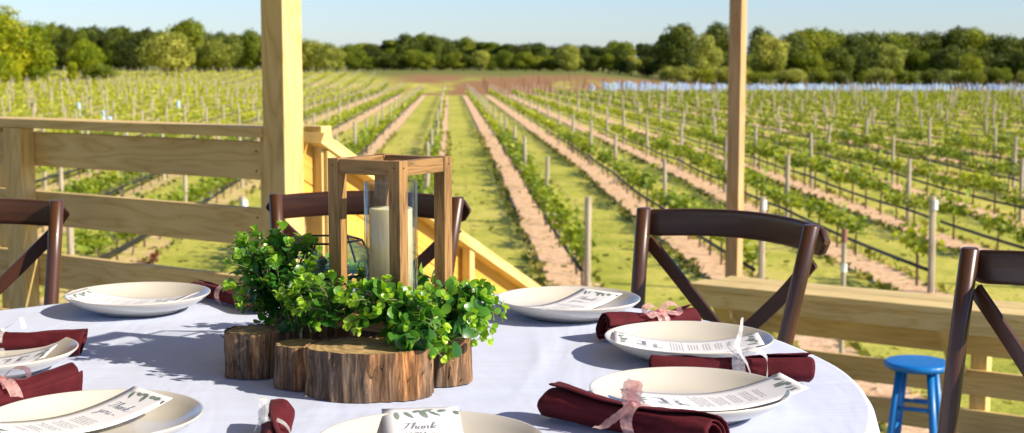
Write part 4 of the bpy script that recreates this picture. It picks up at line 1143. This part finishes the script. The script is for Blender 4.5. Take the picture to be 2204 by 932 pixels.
def log(label, c, rx, ry, seed, h=.068, lobes=.06, rot=0.0):
    root = thing('log_slice', label, 'log', (c.x, c.y, TZ), 'barked log slices under the centrepiece')
    NN = 300; NZ = 18
    def rr(a, z, soft=False):
        base = 1 + lobes*math.sin(2*a + seed) + lobes*.7*math.sin(3*a + seed*2.3) + .02*math.sin(5*a + seed)
        if soft: return base*.992
        q = Vector((math.cos(a)*rx*42, math.sin(a)*ry*42, z*6 + seed)); k = 1 - abs(noise.noise(q))*2.0
        q2 = Vector((math.cos(a)*rx*130, math.sin(a)*ry*130, z*26 + seed)); k2 = noise.noise(q2)
        return base*(1 + (.0036*k + .0024*k2 + .0018*noise.noise(q*3.3))/min(rx, ry)) - .02*max(0, noise.noise(Vector((a*4, z*30, seed))))
    cr, sr_ = math.cos(rot), math.sin(rot)
    def P(a, z, soft=False, k=1.0):
        r = rr(a, z, soft)*k; x, y = r*rx*math.cos(a), r*ry*math.sin(a)
        return Vector((c.x + x*cr - y*sr_, c.y + x*sr_ + y*cr, TZ + .0015 + z))
    mb = MB(); mb.grid(lambda u, v: P(u*2*math.pi, v*(h + .0015*noise.noise(Vector((u*40, seed, 0))))), NN, NZ, wrap_u=True)
    bark_mb = mb
    mb = MB(); NR = 96; rings = [[mb.vert(P(2*math.pi*k/NR, h - .0012, True, q)) for k in range(NR)] for q in (.995, .6, .3)]
    ce = mb.vert((c.x, c.y, TZ + h + .0008))
    for a, b_ in zip(rings, rings[1:]):
        for k in range(NR): mb.face([a[k], a[(k+1) % NR], b_[(k+1) % NR], b_[k]])
    for k in range(NR): mb.face([rings[-1][k], rings[-1][(k+1) % NR], ce])
    mb.build('sawn_top', M['endgrain'], root)
    mb = bark_mb; rg = random.Random(seed)
    for k in range(22):
        a = rg.uniform(0, 6.28); z = rg.uniform(.004, h - .004); p = P(a, z); o_ = (p - Vector((c.x, c.y, p.z))).normalized()
        L = rg.uniform(.006, .014); e = p + o_*rg.uniform(.001, .006) + UP*L*rg.choice((-1, 1)) + Vector((-o_.y, o_.x, 0))*rg.uniform(-.005, .005)
        if e.z < TZ + .001: e.z = TZ + .001
        mb.tube([p - o_*.0012, (p+e)/2 + o_*.0006, e], [.0011, .0009, .0003], 4, caps=False)
    mb.build('bark', M['bark_log'], root, smooth=True)
    return root
def ground_pt(px, py, r): v = at(px, py, z=TZ); v.y += r; return v
log('barked log slice at the left end of the group, largest part of it bare', ground_pt(538, 819, .044), .0405, .046, 1.3)
log('small narrow barked log slice second from the left', ground_pt(636, 843, .034), .0325, .034, 2.1, h=.064, lobes=.03)
log('widest barked log slice at the front of the group', ground_pt(785, 868, .058), .0905, .060, 3.7, h=.070, lobes=.035)
log('barked log slice at the right end of the group, partly behind the widest one', ground_pt(950, 834, .050), .043, .050, 4.4, lobes=.03)

LF = at(857, 400, Y=2.115); LF.z = 0                      # front leg of the lantern
ex = Vector((-math.cos(R(32.2)), math.sin(R(32.2)), 0)); ey = Vector((math.sin(R(32.2)), math.cos(R(32.2)), 0))
SS = .1165; LT = at(857, 346, Y=2.115).z; LB = LOGZ + .020
LC = LF + ex*SS/2 + ey*SS/2
log('barked log slice in the middle, hidden under the lantern', Vector((LC.x + .012, LC.y + .060, 0)), .068, .052, 5.2)
log('barked log slice at the back under the glass terrarium', Vector((LC.x - .135, LC.y + .105, 0)), .062, .055, 6.6)
lan = thing('wooden_lantern', 'open square lantern of brown wooden sticks standing on the log slices', 'lantern', (LC.x, LC.y, LOGZ))
PW = .0205
for a, b_ in ((0, 0), (1, 0), (0, 1), (1, 1)):
    mb = MB(); c = LF + ex*SS*a + ey*SS*b_; c.z = (LT + LB)/2; mb.box(c, UP, ex, ey, (LT - LB, PW, PW)); mb.build('leg', M['oak'], lan, bevel=.0008)
for (a, b_, dd) in ((.5, 0, ex), (.5, 1, ex), (0, .5, ey), (1, .5, ey)):
    mb = MB(); c = LF + ex*SS*a + ey*SS*b_; c.z = LT - .012
    if dd is ex: mb.box(c, dd, ey, UP, (SS - PW - .0006, PW - .003, .022))
    else: mb.box(c, dd, ex, UP, (SS - PW - .0006, PW - .003, .022))
    mb.build('top_rail', M['oak'], lan, bevel=.0008)
mb = MB(); c = LC.copy(); c.z = LB - .010; mb.box(c, ex, ey, UP, (SS + PW + .004, SS + PW + .004, .0195)); mb.build('base_board', M['oak'], lan, bevel=.0012)
for a, b_ in ((0, 0), (1, 0), (0, 1), (1, 1)):
    pass
mb = MB()
for a, b_, nn in ((0, 0, -ex*-1), ):
    for k, (dirn, oth) in enumerate(((-ey, ex), (-ex, ey))):
        for (aa, bb) in ((0, 0), (1, 0)) if k == 0 else ((0, 0), (0, 1)):
            c = LF + ex*SS*aa + ey*SS*bb + dirn*(PW/2 + .0002); c.z = LT - .011; mb.tube([c - dirn*.001, c + dirn*.0004], .0012, 8)
mb.build('nail_heads', M['leadmetal'], lan)

M['candle'] = plain('ivory_wax', (0.88, 0.78, 0.52), 0.45)
_b = M['candle'].node_tree.nodes['Principled BSDF']; _b.inputs['Subsurface Weight'].default_value = .45; _b.inputs['Subsurface Radius'].default_value = (.03, .02, .008); _b.inputs['Subsurface Scale'].default_value = 1.0
VX = LC + Vector((0, 0, 0)); CR_ = .0335
cd = thing('pillar_candle', 'ivory pillar candle standing in the glass cylinder', 'candle', (VX.x, VX.y, LB))
ctop = at(836, 452, Y=VX.y - CR_).z
mb = MB(); mb.lathe((VX.x, VX.y, 0), [(0, LB + .010), (CR_ - .001, LB + .010), (CR_, LB + .013), (CR_, ctop - .002), (CR_ - .0012, ctop), (CR_ - .005, ctop - .001), (CR_ - .010, ctop - .004), (0, ctop - .005)], 48); mb.build('wax', M['candle'], cd, smooth=True, fixn=True)
mb = MB(); mb.tube([(VX.x, VX.y, ctop - .006), (VX.x + .001, VX.y, ctop + .004), (VX.x + .002, VX.y, ctop + .009)], .0009, 6); mb.build('wick', M['black'], cd)
def glass_mat(name, tint=(1, 1, 1), edge=(.75, .80, .78)):
    m, n, l, b = new_mat(name); n.remove(b)
    tr_ = n.new('ShaderNodeBsdfTransparent'); gl = n.new('ShaderNodeBsdfGlossy'); gl.inputs['Roughness'].default_value = .02
    lw = n.new('ShaderNodeLayerWeight'); lw.inputs[0].default_value = .5
    mc = n.new('ShaderNodeMixRGB'); l.new(lw.outputs['Facing'], mc.inputs[0]); mc.inputs[1].default_value = (*tint, 1); mc.inputs[2].default_value = (*edge, 1); l.new(mc.outputs[0], tr_.inputs[0])
    pw = N(n, 'ShaderNodeMath', operation='POWER'); l.new(lw.outputs['Facing'], pw.inputs[0]); pw.inputs[1].default_value = 3.2
    fr = N(n, 'ShaderNodeMath', operation='MULTIPLY_ADD'); l.new(pw.outputs[0], fr.inputs[0]); fr.inputs[1].default_value = .75; fr.inputs[2].default_value = .05
    mx = n.new('ShaderNodeMixShader'); l.new(fr.outputs[0], mx.inputs[0]); l.new(tr_.outputs[0], mx.inputs[1]); l.new(gl.outputs[0], mx.inputs[2])
    tc = n.new('ShaderNodeTexCoord'); t = noise_node(n, l, mapping(n, l, tc.outputs['Object'], (1, 1, .25)).outputs[0], 40, 2); bp = n.new('ShaderNodeBump'); bp.inputs['Strength'].default_value = .25; bp.inputs['Distance'].default_value = .004
    l.new(t.outputs[0], bp.inputs['Height']); l.new(bp.outputs[0], gl.inputs['Normal']); pass
    l.new(mx.outputs[0], n['Material Output'].inputs['Surface']); return m
M['glass'] = glass_mat('clear_glass')
gtop = at(836, 396, Y=VX.y - .042).z; GR_ = .0415
mb = MB(); mb.lathe((VX.x, VX.y, 0), [(0, LB + .001), (GR_ - .002, LB + .001), (GR_, LB + .004), (GR_, gtop - .001), (GR_ - .0012, gtop), (GR_ - .0026, gtop - .001), (GR_ - .0028, LB + .009), (0, LB + .009)], 64)
tag(mb.build('glass_cylinder', M['glass'], None, smooth=True, fixn=True), 'tall clear glass cylinder around the candle inside the lantern', 'vase')

# ---- terrarium
TCt = at(697, 560, Y=2.33); TCt.z = 0
ter = thing('glass_terrarium', 'geometric glass terrarium with black metal edges behind the lantern', 'terrarium', (TCt.x, TCt.y, LOGZ))
zt, zm, zb = at(697, 516, Y=2.33).z, at(697, 585, Y=2.33).z, LOGZ + .004
def hexr(r, z, ph=.0): return [Vector((TCt.x + r*math.cos(R(90 + 60*k) + ph), TCt.y + r*math.sin(R(90 + 60*k) + ph), z)) for k in range(6)]
T1, T2, T3 = hexr(.064, zt, .50), hexr(.088, zm, .50), hexr(.045, zb, .50)
mb = MB()
for k in range(6):
    k2 = (k+1) % 6
    for a, b_ in ((T1[k], T1[k2]), (T2[k], T2[k2]), (T3[k], T3[k2]), (T1[k], T2[k]), (T2[k], T3[k])): mb.tube([a, b_], .0019, 6)
mb.build('metal_edges', M['leadmetal'], ter, smooth=True)
mb = MB()
for k in range(6):
    k2 = (k+1) % 6
    for q in ((T1[k], T1[k2], T2[k2], T2[k]), (T2[k], T2[k2], T3[k2], T3[k])): mb.face([mb.vert(p) for p in q])
mb.face([mb.vert(p) for p in T3][::-1])
mb.build('glass_panes', M['glass'], ter)

# ---- greenery
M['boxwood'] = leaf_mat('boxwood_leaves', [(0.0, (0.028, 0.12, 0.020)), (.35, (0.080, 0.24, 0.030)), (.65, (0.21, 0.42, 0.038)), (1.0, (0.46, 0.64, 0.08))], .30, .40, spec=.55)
M['succ'] = leaf_mat('succulent_leaves', [(0.0, (0.05, 0.14, 0.11)), (.5, (0.10, 0.24, 0.19)), (1.0, (0.24, 0.42, 0.34))], .4, .2)
M['stem'] = plain('green_stem', (0.10, 0.13, 0.035), .6)
def leaf(mb, base, d, nrm, L, W, tint, cup=.22):
    d = d.normalized(); nrm = (nrm - d*nrm.dot(d)).normalized(); s = d.cross(nrm); mb.t = tint
    prof = [(0.0, 0.0), (.14, .42), (.40, .92), (.68, 1.0), (.90, .62)]
    mid = []; lf = []; rt = []
    for t, w in prof:
        bend = -.20*L*t*t
        mid.append(mb.vert(base + d*(L*(t + .08)) + nrm*bend))
        if w > 0:
            lf.append(mb.vert(base + d*(L*(t + .08)) + s*(W/2*w) + nrm*(bend + cup*W*.5*w*w)))
            rt.append(mb.vert(base + d*(L*(t + .08)) - s*(W/2*w) + nrm*(bend + cup*W*.5*w*w)))
    tip = mb.vert(base + d*(L*1.06) - nrm*.2*L)
    mb.face([mid[0], mid[1], lf[0]]); mb.face([mid[0], rt[0], mid[1]])
    for k in range(3):
        mb.face([mid[k+1], mid[k+2], lf[k+1], lf[k]]); mb.face([mid[k+1], rt[k], rt[k+1], mid[k+2]])
    mb.face([mid[4], tip, lf[3]]); mb.face([mid[4], rt[3], tip])
    mb.t = 0
def sprig(lm, sm, base, tip, rg, size=1.0, sag=.02):
    base = Vector(base); tip = Vector(tip); Ld = (tip - base).length
    mid = (base + tip)/2 + UP*(.22*Ld) + Vector((rg.gauss(0, .01), rg.gauss(0, .01), 0))
    pts = smooth_path([base, mid, tip], 10)
    sm.tube(pts, [.0013]*(len(pts)-1) + [.0006], 4, caps=False)
    n = max(5, int(Ld/.0150)); ph = rg.uniform(0, 3.1)
    for i in range(n):
        t = .18 + .82*i/(n - 1); x = t*(len(pts)-1); k = min(int(x), len(pts)-2); p = pts[k].lerp(pts[k+1], x - k)
        d = (pts[k+1] - pts[k]).normalized(); _, s, u = basis(d)
        a = ph + i*1.571 + rg.uniform(-.3, .3); ss = size*(1.05 - .55*t**2)*rg.uniform(.8, 1.15)
        for sg in (0, math.pi):
            if rg.random() < .06: continue
            r_ = s*math.cos(a + sg) + u*math.sin(a + sg)
            ld = (r_ + d*(.35 + .8*t) + Vector((rg.gauss(0, .18), rg.gauss(0, .18), rg.gauss(0, .18) + .10)))
            nn = (d - r_*.4 + UP*.7 + Vector((rg.gauss(0, .25), rg.gauss(0, .25), rg.gauss(0, .25))))
            L = .0225*ss; W = .0188*ss*rg.uniform(.85, 1.05)
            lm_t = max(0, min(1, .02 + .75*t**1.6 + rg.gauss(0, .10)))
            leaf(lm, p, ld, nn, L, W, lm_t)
    for k in range(3):
        d = (pts[-1] - pts[-2]).normalized() + Vector((rg.gauss(0, .35), rg.gauss(0, .35), rg.gauss(0, .35)))
        leaf(lm, pts[-1], d, UP + Vector((rg.gauss(0, .3), rg.gauss(0, .3), 0)), .012*size, .008*size, min(1, .9 + rg.gauss(0, .1)), .35)
def clump(label, parts, seed, zmin=LOGZ + .004):
    """parts: (hub px, hub py, Y, centre px, centre py, radius px x, y, depth radius m, sprigs)"""
    rg = random.Random(seed); lm, sm = MB(), MB()
    for (hx, hy, HY, cx, cy, rx, ry, rd, ns) in parts:
        hub = at(hx, hy, Y=HY); hub.z = max(hub.z, zmin)
        c = at(cx, cy, Y=HY); ax_ = rx/F*HY; az_ = ry/F*HY
        for k in range(ns):
            v = Vector((rg.gauss(0, 1), rg.gauss(0, 1), rg.gauss(0, 1) + .25)).normalized()*rg.choice((.6, .8, .95, 1.0, 1.12, 1.2))
            tip = Vector((c.x + v.x*ax_, c.y + v.y*rd, c.z + v.z*az_))
            b_ = hub + Vector((rg.uniform(-.6, .6)*ax_*.6, rg.uniform(-.5, .5)*rd*.6, rg.uniform(0, .3)*az_))
            if tip.z < zmin and math.hypot(tip.x - hub.x, 0) < .03: tip.z = zmin
            tip.z = max(tip.z, TZ + .012)
            sprig(lm, sm, b_, tip, rg, rg.uniform(.85, 1.15))
    ctr = at(parts[0][0], parts[0][1], Y=parts[0][2])
    root = thing('greenery_bush', label, 'greenery', (ctr.x, ctr.y, LOGZ), 'glossy green foliage of the centrepiece')
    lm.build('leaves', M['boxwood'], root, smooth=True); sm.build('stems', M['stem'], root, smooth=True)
clump('tall bushy greenery with small round leaves left of the lantern', [
    (598, 690, 2.19, 590, 600, 96, 96, .070, 34), (575, 650, 2.19, 535, 560, 45, 62, .045, 12), (640, 700, 2.15, 640, 640, 74, 72, .06, 17), (620, 600, 2.24, 615, 520, 40, 26, .03, 7)], 3)
clump('low trailing greenery in front of the lantern, hanging over the widest log', [
    (720, 700, 2.07, 706, 646, 68, 66, .045, 17), (830, 700, 2.045, 815, 664, 92, 58, .045, 24), (880, 712, 2.03, 905, 728, 66, 80, .040, 20), (885, 726, 1.995, 898, 776, 48, 26, .02, 10)], 4, LOGZ - .02)
clump('bushy greenery right of the lantern, spilling over the right log', [
    (965, 700, 2.11, 988, 684, 84, 74, .060, 30), (1000, 690, 2.10, 1030, 690, 48, 58, .04, 14), (985, 650, 2.14, 985, 615, 24, 22, .02, 4), (950, 730, 2.06, 940, 760, 46, 44, .03, 9)], 5, LOGZ - .03)
clump('dark greenery behind the lantern, seen between its right legs', [
    (915, 660, 2.30, 912, 612, 38, 30, .04, 9), (800, 640, 2.33, 805, 600, 40, 36, .04, 10)], 6)
clump('greenery behind the glass terrarium', [(690, 640, 2.46, 690, 590, 66, 44, .04, 16)], 7)

rg = random.Random(8)
sp_ = thing('succulent', 'blue green succulent leaves filling the glass terrarium', 'succulent', (TCt.x, TCt.y, zb))
mb = MB()
for (dx, dy, h, sz) in ((-.035, -.01, .045, 1.0), (.02, -.03, .040, 1.1), (.035, .02, .055, 1.0), (-.01, .03, .060, 1.2), (0, -.005, .070, 1.0)):
    c = Vector((TCt.x + dx, TCt.y + dy, zb + h))
    for ring_, (n_, el) in enumerate(((4, 1.2), (6, .8), (8, .45), (9, .1))):
        for k in range(n_):
            a = 2*math.pi*k/n_ + ring_*.5; d = Vector((math.cos(a)*math.cos(el), math.sin(a)*math.cos(el), math.sin(el)))
            leaf(mb, c - UP*ring_*.003, d, UP*.8 - Vector((math.cos(a), math.sin(a), 0))*.3, (.012 + .005*ring_)*sz, .013*sz, .3 + rg.random()*.5, .3)
mb.build('leaves', M['succ'], sp_, smooth=True)
mb = MB()
for (dx, dy, h, sz) in ((-.035, -.01, .045, 1.0), (.02, -.03, .040, 1.1), (.035, .02, .055, 1.0), (-.01, .03, .060, 1.2), (0, -.005, .070, 1.0)):
    mb.tube([(TCt.x + dx*.6, TCt.y + dy*.6, zb + .002), (TCt.x + dx, TCt.y + dy, zb + h)], .003, 6)
mb.build('stems', M['stem'], sp_)

# ================================================================ SMALL THINGS IN THE NEAR FIELD
M['stone'] = plain('white_stone', (0.66, 0.63, 0.60), .8, var=.1)
M['redleaf'] = leaf_mat('red_leaves', [(0, (.16, .03, .02)), (1, (.34, .09, .05))], .5, .3)
def shrub(px, py, Y, h, mat, label, seed, n=60):
    p = at(px, py, Y=Y); z = gz(p.x, p.y); root = thing('rose_bush', label, 'bush', (p.x, p.y, z)); rs = random.Random(seed); np.random.seed(seed)
    s = MB(); cs = []
    for k in range(7):
        a = rs.uniform(0, 6.28); e = Vector((p.x + math.cos(a)*.16, p.y + math.sin(a)*.16, z + h*rs.uniform(.7, 1))); m_ = Vector((p.x + math.cos(a)*.03, p.y + math.sin(a)*.03, z + h*.45))
        s.tube([(p.x, p.y, z - .03), m_, e], [.012, .009, .004], 5)
        for j in range(n//7): t = rs.uniform(.3, 1); q = m_.lerp(e, t); cs.append((q.x + rs.gauss(0, .04), q.y + rs.gauss(0, .04), q.z + rs.gauss(0, .04)))
    s.build('stems', M['vine_wood'], root); l_ = MB(); add_leaves(l_, cs, [rs.uniform(.05, .10) for _ in cs], [rs.random() for _ in cs]); l_.build('leaves', mat, root)
shrub(318, 545, 21.2, .82, M['redleaf'], 'reddish bare shrub beside the white stones, seen under the second railing board', 1)
shrub(240, 550, 21.0, .58, M['redleaf'], 'small dark red shrub left of the white stones below the railing boards', 2, 35)
shrub(195, 540, 20.5, .62, M['vine'], 'small yellow green shrub seen between the left railing boards', 3, 50)
for k, (px, w, lab) in enumerate(((286, .20, 'larger white stone lying at the end of a vine row below the railing'), (322, .13, 'smaller white stone right of the larger one below the railing'))):
    p = at(px, 560, Y=21.0); z = gz(p.x, p.y)
    mb = MB(); mb.grid(lambda u, v: Vector((p.x, p.y, z + .05)) + Vector((math.cos(u*6.2832)*math.sin(v*3.1416)*w, math.sin(u*6.2832)*math.sin(v*3.1416)*w*.7, math.cos(v*3.1416)*w*.62))*(1 + .16*noise.noise(Vector((math.cos(u*6.28), math.sin(u*6.28), v*2 + k)))), 20, 12, wrap_u=True)
    tag(mb.build('field_stone', M['stone'], None, smooth=True), lab, 'stone')
# short stake with a red top behind the counter
b = at(1815, 600, Y=13.5); z = gz(b.x, b.y); zt_ = at(1815, 492, Y=13.5).z
sk = thing('garden_stake', 'grey stake with a reddish top and a white wrap just behind the bar counter', 'stake', (b.x, b.y, z))
mb = MB(); mb.tube([(b.x, b.y, z - .2), (b.x, b.y, zt_ - .13)], [.026, .024], 10); mb.build('shaft', M['weathered'], sk)
M['redtop'] = plain('faded_red', (.26, .12, .09), .8)
mb = MB(); mb.tube([(b.x, b.y, zt_ - .13), (b.x, b.y, zt_)], [.030, .027], 10); mb.build('red_top', M['redtop'], sk)
mb = MB(); mb.tube([(b.x, b.y, zt_ - .42), (b.x + .006, b.y, zt_ - .34)], [.031, .031], 10); mb.build('white_wrap', M['white_paint'], sk)
# white stick leaning by the left chair
a = at(44, 660, Y=7.2); e = at(54, 636, Y=7.2); dd_ = (e - a).normalized()
mb = MB(); mb.tube([a - dd_*1.6, e + dd_*.02], .014, 8); tag(mb.build('white_stick', M['white_paint'], None, smooth=True), 'white stick leaning beyond the railing by the left chair', 'stick')
